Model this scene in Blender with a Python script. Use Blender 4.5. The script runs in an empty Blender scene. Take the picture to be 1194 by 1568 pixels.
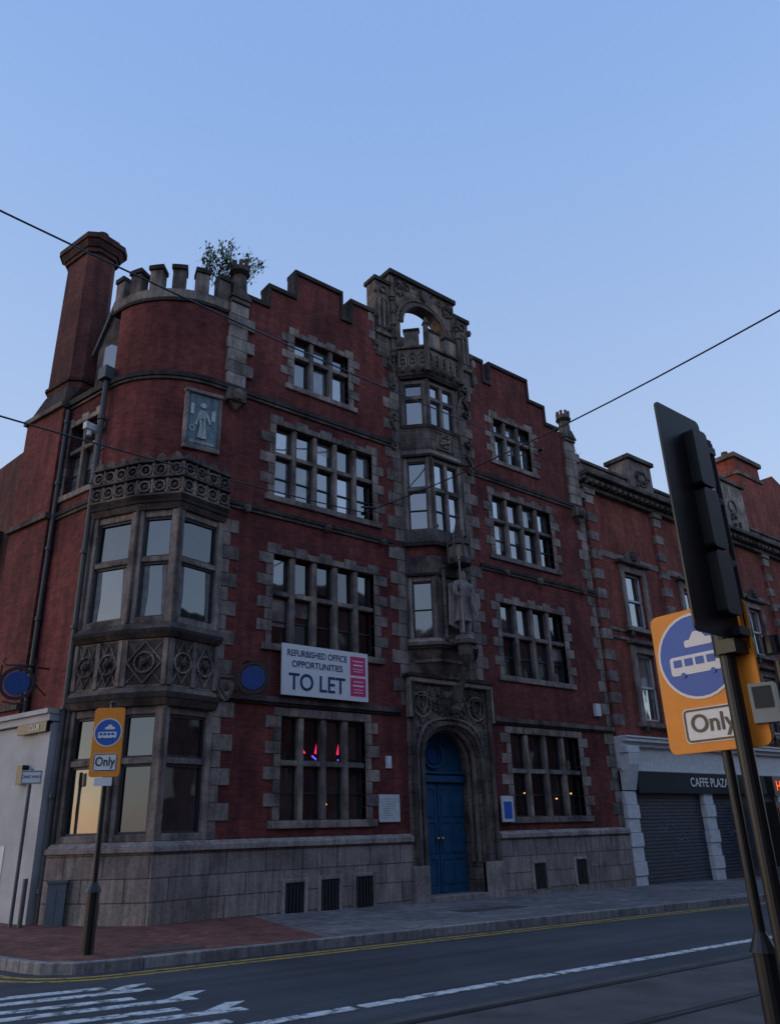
import bpy, bmesh, math, random
from mathutils import Vector, Matrix
random.seed(7)
rad=math.radians
scene=bpy.context.scene
col=scene.collection

# ------------------------------------------------------------------ materials
def newmat(name):
    m=bpy.data.materials.new(name); m.use_nodes=True
    nt=m.node_tree; b=nt.nodes['Principled BSDF']
    return m,nt,b
def N(nt,t,**k):
    n=nt.nodes.new(t)
    for a,v in k.items(): setattr(n,a,v)
    return n
def L(nt,a,b): nt.links.new(a,b)
def ramp(nt,src,stops):
    r=N(nt,'ShaderNodeValToRGB'); e=r.color_ramp.elements
    while len(e)<len(stops): e.new(0.5)
    for i,(p,c) in enumerate(stops):
        e[i].position=p; e[i].color=(c[0],c[1],c[2],1)
    L(nt,src,r.inputs[0]); return r.outputs[0]
def noise(nt,vec,scale,detail=5,rough=.55):
    n=N(nt,'ShaderNodeTexNoise'); n.inputs['Scale'].default_value=scale
    n.inputs['Detail'].default_value=detail; n.inputs['Roughness'].default_value=rough
    if vec: L(nt,vec,n.inputs['Vector'])
    return n.outputs['Fac']
def mix(nt,a,b,fac,mode='MIX'):
    m=N(nt,'ShaderNodeMix',data_type='RGBA',blend_type=mode)
    for s,v in ((m.inputs[0],fac),(m.inputs[6],a),(m.inputs[7],b)):
        if isinstance(v,(int,float)): s.default_value=v
        elif isinstance(v,tuple): s.default_value=(v[0],v[1],v[2],1)
        else: L(nt,v,s)
    return m.outputs[2]
def bump(nt,b,h,strength=.4,dist=.02):
    n=N(nt,'ShaderNodeBump'); n.inputs['Strength'].default_value=strength; n.inputs['Distance'].default_value=dist
    L(nt,h,n.inputs['Height']); L(nt,n.outputs[0],b.inputs['Normal'])
def mapping(nt,vec,sc):
    m=N(nt,'ShaderNodeMapping'); m.inputs['Scale'].default_value=sc; L(nt,vec,m.inputs[0]); return m.outputs[0]

def brickmat(name,c1,c2,mortar,bw=.225,rh=.075,ms=.008,rough=.9,soot=.5):
    m,nt,b=newmat(name)
    tc=N(nt,'ShaderNodeTexCoord')
    br=N(nt,'ShaderNodeTexBrick'); L(nt,tc.outputs['UV'],br.inputs['Vector'])
    br.inputs['Scale'].default_value=1; br.inputs['Brick Width'].default_value=bw
    br.inputs['Row Height'].default_value=rh; br.inputs['Mortar Size'].default_value=ms
    br.inputs['Mortar Smooth'].default_value=.2; br.inputs['Bias'].default_value=0
    br.inputs['Color1'].default_value=(*c1,1); br.inputs['Color2'].default_value=(*c2,1); br.inputs['Mortar'].default_value=(*mortar,1)
    ob=tc.outputs['Object']
    n1=noise(nt,ob,.6,6); s1=ramp(nt,n1,[(.3,(1-soot,)*3),(.62,(1.08,1.05,1.05))])
    c=mix(nt,br.outputs['Color'],s1,1.0,'MULTIPLY')
    n2=noise(nt,mapping(nt,ob,(2.2,2.2,.35)),1.5,5); s2=ramp(nt,n2,[(.35,(.62,.60,.62)),(.6,(1.08,1.05,1.05))])
    c=mix(nt,c,s2,.85,'MULTIPLY')
    n3=noise(nt,ob,5,6,.7); s3=ramp(nt,n3,[(.32,(.62,.62,.65)),(.68,(1.3,1.22,1.15))])
    c=mix(nt,c,s3,.8,'MULTIPLY')
    L(nt,c,b.inputs['Base Color']); b.inputs['Roughness'].default_value=rough
    b.inputs['Specular IOR Level'].default_value=.25
    iv=N(nt,'ShaderNodeMath',operation='SUBTRACT'); iv.inputs[0].default_value=1; L(nt,br.outputs['Fac'],iv.inputs[1])
    bump(nt,b,iv.outputs[0],.5,.01)
    return m
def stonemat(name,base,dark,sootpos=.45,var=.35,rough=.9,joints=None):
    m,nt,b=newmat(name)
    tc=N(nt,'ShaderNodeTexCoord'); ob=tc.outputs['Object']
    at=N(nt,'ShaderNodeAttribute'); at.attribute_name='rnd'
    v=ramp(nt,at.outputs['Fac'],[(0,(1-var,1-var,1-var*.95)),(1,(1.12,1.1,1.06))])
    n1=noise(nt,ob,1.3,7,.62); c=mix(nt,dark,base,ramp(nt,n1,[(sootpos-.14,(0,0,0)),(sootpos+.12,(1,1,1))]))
    c=mix(nt,c,v,1.0,'MULTIPLY')
    n2=noise(nt,mapping(nt,ob,(5,5,.6)),1.6,5); s2=ramp(nt,n2,[(.35,(.55,.54,.56)),(.6,(1.08,1.06,1.04))])
    c=mix(nt,c,s2,.8,'MULTIPLY')
    n3=noise(nt,ob,16,4); s3=ramp(nt,n3,[(.3,(.68,.68,.68)),(.7,(1.15,1.15,1.15))])
    c=mix(nt,c,s3,.75,'MULTIPLY')
    if joints:
        br=N(nt,'ShaderNodeTexBrick'); L(nt,tc.outputs['UV'],br.inputs['Vector'])
        br.inputs['Scale'].default_value=1; br.inputs['Brick Width'].default_value=joints[0]; br.inputs['Row Height'].default_value=joints[1]
        br.inputs['Mortar Size'].default_value=.012; br.inputs['Color1'].default_value=(1.08,1.05,1.0,1); br.inputs['Color2'].default_value=(.72,.7,.72,1); br.inputs['Mortar'].default_value=(.35,.34,.35,1)
        c=mix(nt,c,br.outputs['Color'],1.0,'MULTIPLY')
    L(nt,c,b.inputs['Base Color']); b.inputs['Roughness'].default_value=rough
    b.inputs['Specular IOR Level'].default_value=.25
    bump(nt,b,n3,.5,.02)
    return m
def plain(name,c,rough=.5,metal=0,var=.15,scale=6,spec=.5):
    m,nt,b=newmat(name); tc=N(nt,'ShaderNodeTexCoord')
    n=noise(nt,tc.outputs['Object'],scale,5)
    s=ramp(nt,n,[(.3,(1-var,)*3),(.7,(1+var*.4,)*3)])
    L(nt,mix(nt,c,s,1.0,'MULTIPLY'),b.inputs['Base Color'])
    b.inputs['Roughness'].default_value=rough; b.inputs['Metallic'].default_value=metal
    b.inputs['Specular IOR Level'].default_value=spec
    return m
def glassmat(name,dark,light,refl=.3):
    m,nt,b=newmat(name); nt.nodes.remove(b); out=nt.nodes['Material Output']
    at=N(nt,'ShaderNodeAttribute'); at.attribute_name='rnd'
    tc=N(nt,'ShaderNodeTexCoord')
    c=mix(nt,dark,light,ramp(nt,at.outputs['Fac'],[(.5,(0,0,0)),(1,(1,1,1))]))
    n=noise(nt,tc.outputs['Object'],2.2,4); c=mix(nt,c,ramp(nt,n,[(.35,(.4,.4,.4)),(.65,(1.2,1.2,1.2))]),1.0,'MULTIPLY')
    d=N(nt,'ShaderNodeBsdfDiffuse'); L(nt,c,d.inputs[0])
    g=N(nt,'ShaderNodeBsdfGlossy'); g.inputs['Roughness'].default_value=.03; g.inputs[0].default_value=(.93,.96,1,1)
    bp=N(nt,'ShaderNodeBump'); bp.inputs['Strength'].default_value=.15; bp.inputs['Distance'].default_value=.02
    L(nt,noise(nt,tc.outputs['Object'],1.7,1),bp.inputs['Height']); L(nt,bp.outputs[0],g.inputs['Normal'])
    f=N(nt,'ShaderNodeFresnel'); f.inputs[0].default_value=1.5
    r2=N(nt,'ShaderNodeMath',operation='MULTIPLY_ADD'); L(nt,at.outputs['Fac'],r2.inputs[0]); r2.inputs[1].default_value=refl*.7; r2.inputs[2].default_value=refl*.6
    ad=N(nt,'ShaderNodeMath',operation='ADD',use_clamp=True); L(nt,f.outputs[0],ad.inputs[0]); L(nt,r2.outputs[0],ad.inputs[1])
    mx=N(nt,'ShaderNodeMixShader'); L(nt,ad.outputs[0],mx.inputs[0]); L(nt,d.outputs[0],mx.inputs[1]); L(nt,g.outputs[0],mx.inputs[2])
    L(nt,mx.outputs[0],out.inputs[0]); return m

BRICK=brickmat('red_brick',(.25,.058,.050),(.155,.040,.038),(.13,.075,.07))
BRICK2=brickmat('orange_red_brick',(.32,.08,.056),(.23,.06,.045),(.19,.11,.09),soot=.35)
BRICK3=brickmat('old_brick',(.17,.05,.042),(.11,.038,.035),(.11,.08,.075))
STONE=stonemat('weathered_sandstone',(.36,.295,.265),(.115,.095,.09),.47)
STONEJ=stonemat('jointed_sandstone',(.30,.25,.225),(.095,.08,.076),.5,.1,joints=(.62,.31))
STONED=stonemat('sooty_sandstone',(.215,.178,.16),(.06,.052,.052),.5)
STONEL=stonemat('cleaner_sandstone',(.42,.355,.33),(.2,.17,.16),.42,.28)
ASHLAR=stonemat('plinth_ashlar',(.37,.32,.30),(.2,.17,.16),.43,.1,joints=(.95,.42))
COPING=stonemat('dark_coping',(.075,.06,.06),(.03,.027,.027),.5)
GLASS=glassmat('window_glass',(.012,.014,.018),(.2,.21,.22),.28)
GLASSB=glassmat('window_glass_over_blind',(.2,.21,.22),(.34,.34,.34),.16)
GLASSL=glassmat('window_glass_low',(.010,.010,.012),(.05,.05,.052),.12)
FRAME=plain('dark_window_frame',(.035,.035,.04),.5)
FRAMEW=plain('white_window_frame',(.55,.55,.56),.45)
IRON=plain('black_iron',(.012,.012,.014),.4)
LEAD=plain('lead_pipe',(.05,.055,.065),.55)
DOORB=plain('blue_door_paint',(.018,.105,.21),.45,var=.3)
WHITE=plain('white_painted_render',(.47,.47,.49),.75,var=.22,scale=1.5)
WHITEP=plain('white_paint',(.64,.64,.66),.5,var=.2)
CURT=plain('net_curtain',(.2,.2,.21),.8,var=.4)
SLATE=plain('slate_roof',(.06,.06,.07),.6,var=.4)
SHUT=plain('roller_shutter',(.06,.07,.095),.6,0,var=.3)
FASCIA=plain('dark_fascia',(.015,.02,.03),.6,spec=.2)
ORANGE=plain('orange_sign_face',(.90,.29,.012),.5,var=.1)
BLUE=plain('blue_sign_face',(.01,.10,.47),.45,var=.08)
NAVYB=plain('dark_blue_board',(.02,.075,.27),.5,var=.1,spec=.2)
SWHITE=plain('sign_white',(.76,.76,.77),.4,var=.05)
SBLACK=plain('sign_black',(.01,.01,.012),.4)
PINK=plain('pink_sign_face',(.70,.03,.16),.4,var=.03)
NAVY=plain('navy_lettering',(.01,.03,.12),.5)

# ------------------------------------------------------------------ mesh builder
class Fr:
    def __init__(s,ox,oy,ux,uy):
        l=math.hypot(ux,uy); s.o=(ox,oy); s.u=(ux/l,uy/l); s.n=(-s.u[1],s.u[0])
    def p(s,u,d,z): return (s.o[0]+u*s.u[0]+d*s.n[0], s.o[1]+u*s.u[1]+d*s.n[1], z)
F0=Fr(0,0,1,0)
class MB:
    def __init__(s): s.v=[];s.f=[];s.uv=[];s.r=[]
    def quadface(s,idx,uv,r): s.f.append(tuple(idx)); s.uv.append(uv); s.r.append(r)
    def face(s,pts,uv=None,r=.5):
        b=len(s.v); s.v+=[tuple(p) for p in pts]
        s.quadface(range(b,b+len(pts)),uv or [(p[0],p[2]) for p in pts],r)
    def hexa(s,P,UVs=None,r=None):
        r=random.random() if r is None else r
        b=len(s.v); s.v+=P
        q=[(0,1,2,3),(5,4,7,6),(4,0,3,7),(1,5,6,2),(3,2,6,7),(4,5,1,0)]
        for k,f in enumerate(q):
            uv=UVs[k] if UVs else [(P[i][0],P[i][2]) for i in f]
            s.quadface([b+i for i in f],uv,r)
    def box(s,F,u0,u1,d0,d1,z0,z1,r=None):
        P=[F.p(u0,d0,z0),F.p(u1,d0,z0),F.p(u1,d0,z1),F.p(u0,d0,z1),F.p(u0,d1,z0),F.p(u1,d1,z0),F.p(u1,d1,z1),F.p(u0,d1,z1)]
        U=[[(u0,z0),(u1,z0),(u1,z1),(u0,z1)],[(u1,z0),(u0,z0),(u0,z1),(u1,z1)],
           [(d1,z0),(d0,z0),(d0,z1),(d1,z1)],[(d0,z0),(d1,z0),(d1,z1),(d0,z1)],
           [(u0,d0),(u1,d0),(u1,d1),(u0,d1)],[(u0,d1),(u1,d1),(u1,d0),(u0,d0)]]
        s.hexa(P,U,r)
    def prism(s,F,poly,d0,d1,r=None):
        r=random.random() if r is None else r
        n=len(poly); b=len(s.v)
        s.v+=[F.p(u,d0,z) for u,z in poly]+[F.p(u,d1,z) for u,z in poly]
        s.quadface([b+i for i in range(n)],list(poly),r)
        s.quadface([b+n+i for i in reversed(range(n))],list(reversed(poly)),r)
        for i in range(n):
            j=(i+1)%n; a,c=poly[i],poly[j]
            s.quadface([b+i,b+n+i,b+n+j,b+j],[(d0,a[1]),(d1,a[1]),(d1,c[1]),(d0,c[1])],r)
    def loft(s,A,za,Bp,zb,r=None,caps=True):
        r=random.random() if r is None else r
        n=len(A); b=len(s.v)
        s.v+=[(x,y,za) for x,y in A]+[(x,y,zb) for x,y in Bp]
        acc=0
        for i in range(n):
            j=(i+1)%n; l=math.hypot(A[j][0]-A[i][0],A[j][1]-A[i][1])
            s.quadface([b+i,b+j,b+n+j,b+n+i],[(acc,za),(acc+l,za),(acc+l,zb),(acc,zb)],r); acc+=l
        if caps:
            s.quadface([b+n+i for i in range(n)],[(x,y) for x,y in Bp],r)
            s.quadface([b+i for i in reversed(range(n))],[(x,y) for x,y in reversed(A)],r)
    def sweep(s,path,o0,o1,z0,z1,r=None,z1b=None):
        A=offs(path,o1); C=offs(path,o0); n=len(path); b=len(s.v)
        r=random.random() if r is None else r
        z1b=z1 if z1b is None else z1b
        s.v+=[(x,y,z0) for x,y in A]+[(x,y,z1) for x,y in A]+[(x,y,z0) for x,y in C]+[(x,y,z1b) for x,y in C]
        acc=0
        for i in range(n-1):
            l=math.hypot(path[i+1][0]-path[i][0],path[i+1][1]-path[i][1]); a,c=acc,acc+l; acc=c
            s.quadface([b+i,b+i+1,b+n+i+1,b+n+i],[(a,z0),(c,z0),(c,z1),(a,z1)],r)
            s.quadface([b+2*n+i+1,b+2*n+i,b+3*n+i,b+3*n+i+1],[(c,z0),(a,z0),(a,z1),(c,z1)],r)
            s.quadface([b+n+i,b+n+i+1,b+3*n+i+1,b+3*n+i],[(a,o1),(c,o1),(c,o0),(a,o0)],r)
            s.quadface([b+2*n+i,b+2*n+i+1,b+i+1,b+i],[(a,o0),(c,o0),(c,o1),(a,o1)],r)
        s.quadface([b+2*n,b,b+n,b+3*n],[(0,z0),(.3,z0),(.3,z1),(0,z1)],r)
        e=n-1; s.quadface([b+e,b+2*n+e,b+3*n+e,b+n+e],[(0,z0),(.3,z0),(.3,z1),(0,z1)],r)
    def rib(s,F,pts,w,d0,d1,closed=False):
        n=len(pts); h=w/2; o=[];i_=[]
        for k in range(n):
            a=pts[(k-1)%n] if (closed or k>0) else pts[k]; c=pts[(k+1)%n] if (closed or k<n-1) else pts[k]
            dx,dz=c[0]-a[0],c[1]-a[1]; l=math.hypot(dx,dz) or 1; nx,nz=-dz/l*h,dx/l*h
            o.append((pts[k][0]+nx,pts[k][1]+nz)); i_.append((pts[k][0]-nx,pts[k][1]-nz))
        r=random.random()
        for k in range(n if closed else n-1):
            j=(k+1)%n
            q=[i_[k],i_[j],o[j],o[k]]
            P=[F.p(a[0],d0,a[1]) for a in q]+[F.p(a[0],d1,a[1]) for a in q]
            s.hexa(P,None,r)
    def circ(s,F,u,z,R,w,d0,d1,n=14): s.rib(F,[(u+R*math.cos(2*math.pi*k/n),z+R*math.sin(2*math.pi*k/n)) for k in range(n)],w,d0,d1,True)
    def blob(s,c,rx,ry=None,rz=None,rot=0,seg=7,rg=4):
        ry=ry or rx; rz=rz or rx; b=len(s.v); r=random.random()
        s.v.append((c[0],c[1],c[2]-rz))
        for i in range(1,rg):
            t=math.pi*i/rg
            for j in range(seg):
                a=2*math.pi*j/seg+rot
                s.v.append((c[0]+rx*math.sin(t)*math.cos(a),c[1]+ry*math.sin(t)*math.sin(a),c[2]-rz*math.cos(t)))
        s.v.append((c[0],c[1],c[2]+rz)); T=len(s.v)-1
        for j in range(seg):
            k=(j+1)%seg
            s.quadface([b,b+1+k,b+1+j],[(0,0)]*3,r)
            for i in range(rg-2):
                p=b+1+i*seg
                s.quadface([p+j,p+k,p+seg+k,p+seg+j],[(0,0)]*4,r)
            p=b+1+(rg-2)*seg
            s.quadface([p+j,p+k,T],[(0,0)]*3,r)
    def cyl(s,c0,c1,r0,r1=None,seg=12,caps=True):
        r1=r0 if r1 is None else r1
        a=Vector(c0);e=Vector(c1);ax=(e-a).normalized()
        t=ax.orthogonal().normalized(); w=ax.cross(t); b=len(s.v); rr=random.random()
        for P,R in ((a,r0),(e,r1)):
            for j in range(seg):
                an=2*math.pi*j/seg; s.v.append(tuple(P+t*R*math.cos(an)+w*R*math.sin(an)))
        for j in range(seg):
            k=(j+1)%seg
            s.quadface([b+j,b+k,b+seg+k,b+seg+j],[(j/seg,0),((j+1)/seg,0),((j+1)/seg,1),(j/seg,1)],rr)
        if caps:
            s.quadface([b+j for j in reversed(range(seg))],[(0,0)]*seg,rr); s.quadface([b+seg+j for j in range(seg)],[(0,0)]*seg,rr)
    def done(s,name,mat,parent=None,bevel=0,smooth=False,tilt=0):
        v=s.v
        if tilt: v=[(x,y,z-.015*max(-15,min(60,x))) for x,y,z in v]
        me=bpy.data.meshes.new(name); me.from_pydata(v,[],s.f)
        uvl=me.uv_layers.new(name='UVMap')
        flat=[]
        for u in s.uv:
            for a in u: flat+= [a[0],a[1]]
        uvl.data.foreach_set('uv',flat)
        at=me.attributes.new('rnd','FLOAT','FACE'); at.data.foreach_set('value',s.r)
        me.materials.append(mat)
        if smooth: me.polygons.foreach_set('use_smooth',[True]*len(me.polygons))
        o=bpy.data.objects.new(name,me); col.objects.link(o)
        if parent: o.parent=parent
        if bevel:
            b=o.modifiers.new('bevel','BEVEL'); b.width=bevel; b.segments=1; b.limit_method='ANGLE'; b.angle_limit=rad(50)
        return o
def offs(path,o):
    n=len(path); res=[]
    nr=[]
    for i in range(n-1):
        dx,dy=path[i+1][0]-path[i][0],path[i+1][1]-path[i][1]; l=math.hypot(dx,dy); nr.append((dy/l,-dx/l))
    for i in range(n):
        a=nr[max(i-1,0)]; c=nr[min(i,n-2)]; dt=1+a[0]*c[0]+a[1]*c[1]
        res.append((path[i][0]+o*(a[0]+c[0])/dt,path[i][1]+o*(a[1]+c[1])/dt))
    return res
def empty(name,loc=(0,0,0)):
    e=bpy.data.objects.new(name,None); col.objects.link(e); e.empty_display_size=.3
    return e
def text(name,s,mat,F,u,d,z,size,parent,align='CENTER',ext=.002,sx=1,bold=0):
    c=bpy.data.curves.new(name,'FONT'); c.body=s; c.size=size; c.align_x=align; c.align_y='CENTER'; c.extrude=ext; c.offset=bold
    c.materials.append(mat)
    o=bpy.data.objects.new(name,c); col.objects.link(o)
    x,y,zz=F.p(u,d,z); ux,uy=F.u
    M=Matrix(((ux*sx,0,-F.n[0],x),(uy*sx,0,-F.n[1],y),(0,1,0,zz),(0,0,0,1)))
    o.matrix_world=M; o.parent=parent
    return o
def wallgrid(m,F,u0,u1,z0,z1,ops,depth=.25,skip=()):
    us=sorted({u0,u1,*[a for o in list(ops)+list(skip) for a in o[:2] if u0<a<u1]}); zs=sorted({z0,z1,*[a for o in list(ops)+list(skip) for a in o[2:4] if z0<a<z1]})
    for i in range(len(us)-1):
        for j in range(len(zs)-1):
            uc=(us[i]+us[i+1])/2; zc=(zs[j]+zs[j+1])/2
            if any(o[0]<uc<o[1] and o[2]<zc<o[3] for o in list(ops)+list(skip)): continue
            a,b,c,d=us[i],us[i+1],zs[j],zs[j+1]
            m.face([F.p(a,0,c),F.p(b,0,c),F.p(b,0,d),F.p(a,0,d)],[(a,c),(b,c),(b,d),(a,d)])
    for a,b,c,d in ops:
        for q in ([(a,0,c),(a,depth,c),(a,depth,d),(a,0,d)],[(b,depth,c),(b,0,c),(b,0,d),(b,depth,d)],[(a,0,c),(b,0,c),(b,depth,c),(a,depth,c)],[(a,depth,d),(b,depth,d),(b,0,d),(a,0,d)]):
            m.face([F.p(*p) for p in q],[(p[0]+p[1],p[2]) for p in q])

glb=MB()
def pane(g,F,u0,u1,z0,z1,d,r=None,tilt=.012):
    a=random.uniform(-tilt,tilt); c=random.uniform(-tilt,tilt); uc=(u0+u1)/2; zc=(z0+z1)/2
    P=[(u0,z0),(u1,z0),(u1,z1),(u0,z1)]
    g.face([F.p(u,d+a*(u-uc)+c*(z-zc),z) for u,z in P],P,random.random() if r is None else r)
def window(F,u0,u1,z0,z1,n,trs,st,gl,fr,mw=.12,dg=.2,bars=True,fw=.035,reveal=.02,blind=.3):
    lw=((u1-u0)-(n-1)*mw)/n
    zz=[z0]
    for t in trs: zz+= [t-.06,t+.06]
    zz.append(z1)
    for i in range(1,n):
        a=u0+i*lw+(i-1)*mw; st.box(F,a,a+mw,reveal,dg+.05,z0,z1)
    for t in trs: 
        for i in range(n):
            a=u0+i*(lw+mw); st.box(F,a,a+lw,reveal+.01,dg+.05,t-.06,t+.06)
    for i in range(n):
        a=u0+i*(lw+mw); b=a+lw
        for k in range(0,len(zz),2):
            c,d=zz[k],zz[k+1]
            if z0>5.5 and random.random()<blind and dg>.15:
                h=random.uniform(.35,.9); s=d-(d-c)*h
                pane(gl,F,a,b,c,s,dg); pane(glb,F,a,b,s,d,dg,tilt=.004)
            else: pane(gl,F,a,b,c,d,dg)
            for q in ((a,a+fw,c,d),(b-fw,b,c,d),(a+fw,b-fw,c,c+fw),(a+fw,b-fw,d-fw,d)):
                fr.box(F,q[0],q[1],dg-.05,dg-.012,q[2],q[3])
            if bars and (d-c)>1.0:
                h=(c+d)/2; fr.box(F,a+fw,b-fw,dg-.045,dg-.015,h-.015,h+.015)
def teeth(st,F,u,side,z0,z1,short=.2,lng=.44,h=.3,d0=-.025,d1=.2,ph=0):
    n=max(1,round((z1-z0)/h)); hh=(z1-z0)/n
    for i in range(n):
        w=(lng if (i+ph)%2 else short)+random.uniform(-.03,.03)
        a,b=(u-w,u) if side<0 else (u,u+w)
        st.box(F,a,b,d0-random.uniform(0,.006),d1,z0+i*hh+.004,z0+(i+1)*hh-.004)
def surround(st,F,u0,u1,z0,z1,lintel=.26,key=True,hood=None):
    teeth(st,F,u0,-1,z0,z1); teeth(st,F,u1,1,z0,z1)
    st.box(F,u0-.3,u1+.3,-.07,.25,z0-.17,z0-.004)
    n=max(5,int((u1-u0+.4)/.38)|1); w=(u1-u0+.4)/n
    for i in range(n):
        hh=lintel if (i%2==0 or not key) else lintel*.6
        st.box(F,u0-.2+i*w+.003,u0-.2+(i+1)*w-.003,-.027,.2,z1+.004,z1+hh)

# ------------------------------------------------------------------ main building
B=empty('brick_office_building')
FL=Fr(-2.46,0,.25,-.968)
def sp(s,d=0): x,y,_=FL.p(-s,d,0); return (x,y)
CX,CY,RR=-.8,2.15,2.15
arc=[(CX+RR*math.cos(rad(a)),CY+RR*math.sin(rad(a))) for a in [-165.5+ (75.5)*i/16 for i in range(17)]]
brick=MB(); st=MB(); std=MB(); cop=MB(); gl=MB(); gll=MB(); fr=MB(); ash=MB(); stl=MB(); fs=MB()
wins=[
 (1.6,3.5,13.25,14.9,3,[14.3]),(9.75,11.6,13.25,14.9,3,[14.3]),
 (1.08,4.33,9.75,11.85,5,[11.0]),(9.35,12.25,9.75,11.85,4,[11.0]),
 (1.12,4.3,5.85,8.15,5,[7.15]),(9.3,12.3,5.85,8.15,4,[7.15]),
 (1.45,3.92,1.85,4.15,4,[3.1]),(9.25,12.4,1.85,4.15,4,[3.1])]
ops=[w[:4] for w in wins]
wallgrid(brick,F0,-.8,14.25,1.3,15.5,ops,skip=[(5.3,8.4,-1,5.3),(-.8,-.3,1.3,8.7)])
for w in wins:
    g=gl if w[2]>9 else gll
    window(F0,*w[:6],st,g,fr,mw=.13 if w[2]>9 else .15,dg=.2,blind=.35 if w[2]>9 else .08)
    surround(st,F0,*w[:4],lintel=.28 if w[2]>5 else .2,key=w[2]>5)
# tower / left wall
brick.sweep([sp(1.65)]+arc[1:-1]+[(-.8,0)],-.3,0,8.7,14.75,.5)
brick.box(FL,-1.75,-1.5,0,.3,1.3,8.7,.5)
wallgrid(brick,FL,-3.5,-1.65,1.3,12.4,[(-3.3,-2.1,9.75,11.75)])
window(FL,-3.3,-2.1,9.75,11.75,2,[11.0],st,gl,fr)
surround(st,FL,-3.3,-2.1,9.75,11.75)
brick.box(FL,-5.3,-3.5,-.2,1.2,-1,12.4,.5)
# parapet merlons
mer=[(.7,1.58,16.2),(1.58,3.25,17.12),(3.25,3.62,16.2),(3.62,4.6,17.0),(8.8,9.4,17.0),(9.4,9.75,16.2),(9.75,11.75,17.05),(11.75,12.6,16.2)]
for a,b,t in mer: brick.box(F0,a,b,0,.35,15.5,t,.5)
brick.face([F0.p(-.8,.35,13),F0.p(14.25,.35,13),F0.p(14.25,.35,15.5),F0.p(-.8,.35,15.5)])
for a,b,t in mer+[(-.1,.7,15.5),(12.6,13.3,15.5)]:
    cop.box(F0,a-.04,b+.04,-.07,.42,t+.002,t+.14)
for u,a,b in ((.7,15.64,16.2),(1.58,16.34,17.12),(3.25,16.34,17.12),(3.62,16.34,17),(4.6,16,17),(8.8,16,17),(9.4,16.34,17),(9.75,16.34,17.05),(11.75,16.34,17.05),(12.6,15.64,16.2)):
    cop.box(F0,u-.04,u+.05,-.06,.38,a,b)
# core
core=MB()
cq=[sp(1.9,.55),(-1.7,1.3),(-.7,.9),(14.0,.9),(14.0,10),(-4.2,10),sp(5.2,.3)]
core.loft(cq,-1,cq,12.3,.5)
cq=[(-1.9,2.4),(-1.7,1.3),(-.7,.9),(14.0,.9),(14.0,10),(-1.9,10)]
core.loft(cq,12.3,cq,14.3,.5)
core.done('inner_walls',BRICK3,B)
brick.box(F0,13.95,14.248,.01,10,-1,15.49,.5)
# strings
path=[sp(3.5),sp(1.65)]+arc[1:-1]+[(-.8,0),(5.08,0)]
pathR=[(8.55,0),(14.3,0)]
for z,h,o in ((12.42,.13,.1),(9.2,.1,.09)):
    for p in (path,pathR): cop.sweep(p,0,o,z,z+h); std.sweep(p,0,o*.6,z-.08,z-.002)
for p in ([(-.3,0),(5.08,0)],[(8.62,0),(14.3,0)]):
    std.sweep(p,0,.1,4.45,4.58); cop.sweep(p,0,.06,4.39,4.448)
for z in (12.4,9.15,4.4): std.box(FL,-5.35,-3.46,-.3,.1,z,z+.15)
for u in [.25+.0,2.7,4.6,9.6,11.2,13.5]:
    std.blob(F0.p(u,-.14,9.14),.11,.12,.12); std.blob(F0.p(u,-.2,9.07),.07)
# plinth
for p in ([(-.35,0),(5.28,0)],[(8.42,0),(14.3,0)]):
    ash.sweep(p,0,.12,-1,1.3,.5); stl.sweep(p,0,.18,1.302,1.42,.6,z1b=1.5)
# vents
for u,z in ((1.82,.25),(2.76,.27),(3.74,.28),(9.9,.3),(11.73,.33)):
    for k in range(5): fr.box(F0,u-.22+k*.09,u-.19+k*.09,-.16,-.125,z-.3,z+.3)
    cop.box(F0,u-.25,u+.25,-.124,-.1221,z-.32,z+.32)
    stl.box(F0,u-.33,u-.25,-.17,-.1,z-.35,z+.4); stl.box(F0,u+.25,u+.33,-.17,-.1,z-.35,z+.4); stl.box(F0,u-.25,u+.25,-.17,-.1,z+.32,z+.4)
teeth(st,F0,14.25,-1,1.5,4.38,.28,.5,.36); teeth(st,F0,14.25,-1,4.6,9.1,.22,.42,.36); teeth(st,F0,14.25,-1,9.32,12.3,.3,.55,.36)
teeth(st,F0,-.32,1,1.5,4.38,.22,.5,.34); teeth(st,F0,-.32,1,4.62,8.8,.2,.42,.34)
# pilaster buttresses w/ finials
def buttress(u0,u1,top,fin,um):
    for i in range(7):
        z=12.56+i*.37; w=.1 if i%2 else 0
        (st if i%3 else stl).box(F0,u0-w*.3,u1+w*2.2,-.1,.2,z,z+.362)
    st.box(F0,u0,u1,-.16,.3,12.56+2.6,15.28); 
    std.prism(F0,[(u0-.05,15.29),(u1+.05,15.29),((u0+u1)/2+.1,15.62),((u0+u1)/2-.1,15.62)],-.2,.35)
    c=(um,.05)
    def oc(r): return [(c[0]+r*math.cos(2*math.pi*k/8+.39),c[1]+r*math.sin(2*math.pi*k/8+.39)) for k in range(8)]
    std.loft(oc(.24),15.45,oc(.21),fin-.45); cop.loft(oc(.21),fin-.45,oc(.31),fin-.33); 
    std.loft(oc(.27),fin-.33,oc(.27),fin-.16)
    for k in range(8):
        a=2*math.pi*k/8+.39; std.cyl((c[0]+.22*math.cos(a),c[1]+.22*math.sin(a),fin-.16),(c[0]+.22*math.cos(a),c[1]+.22*math.sin(a),fin),.06,seg=6)
buttress(-.5,.05,0,16.6,-.22); buttress(13.55,14.15,0,16.5,13.85)
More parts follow.
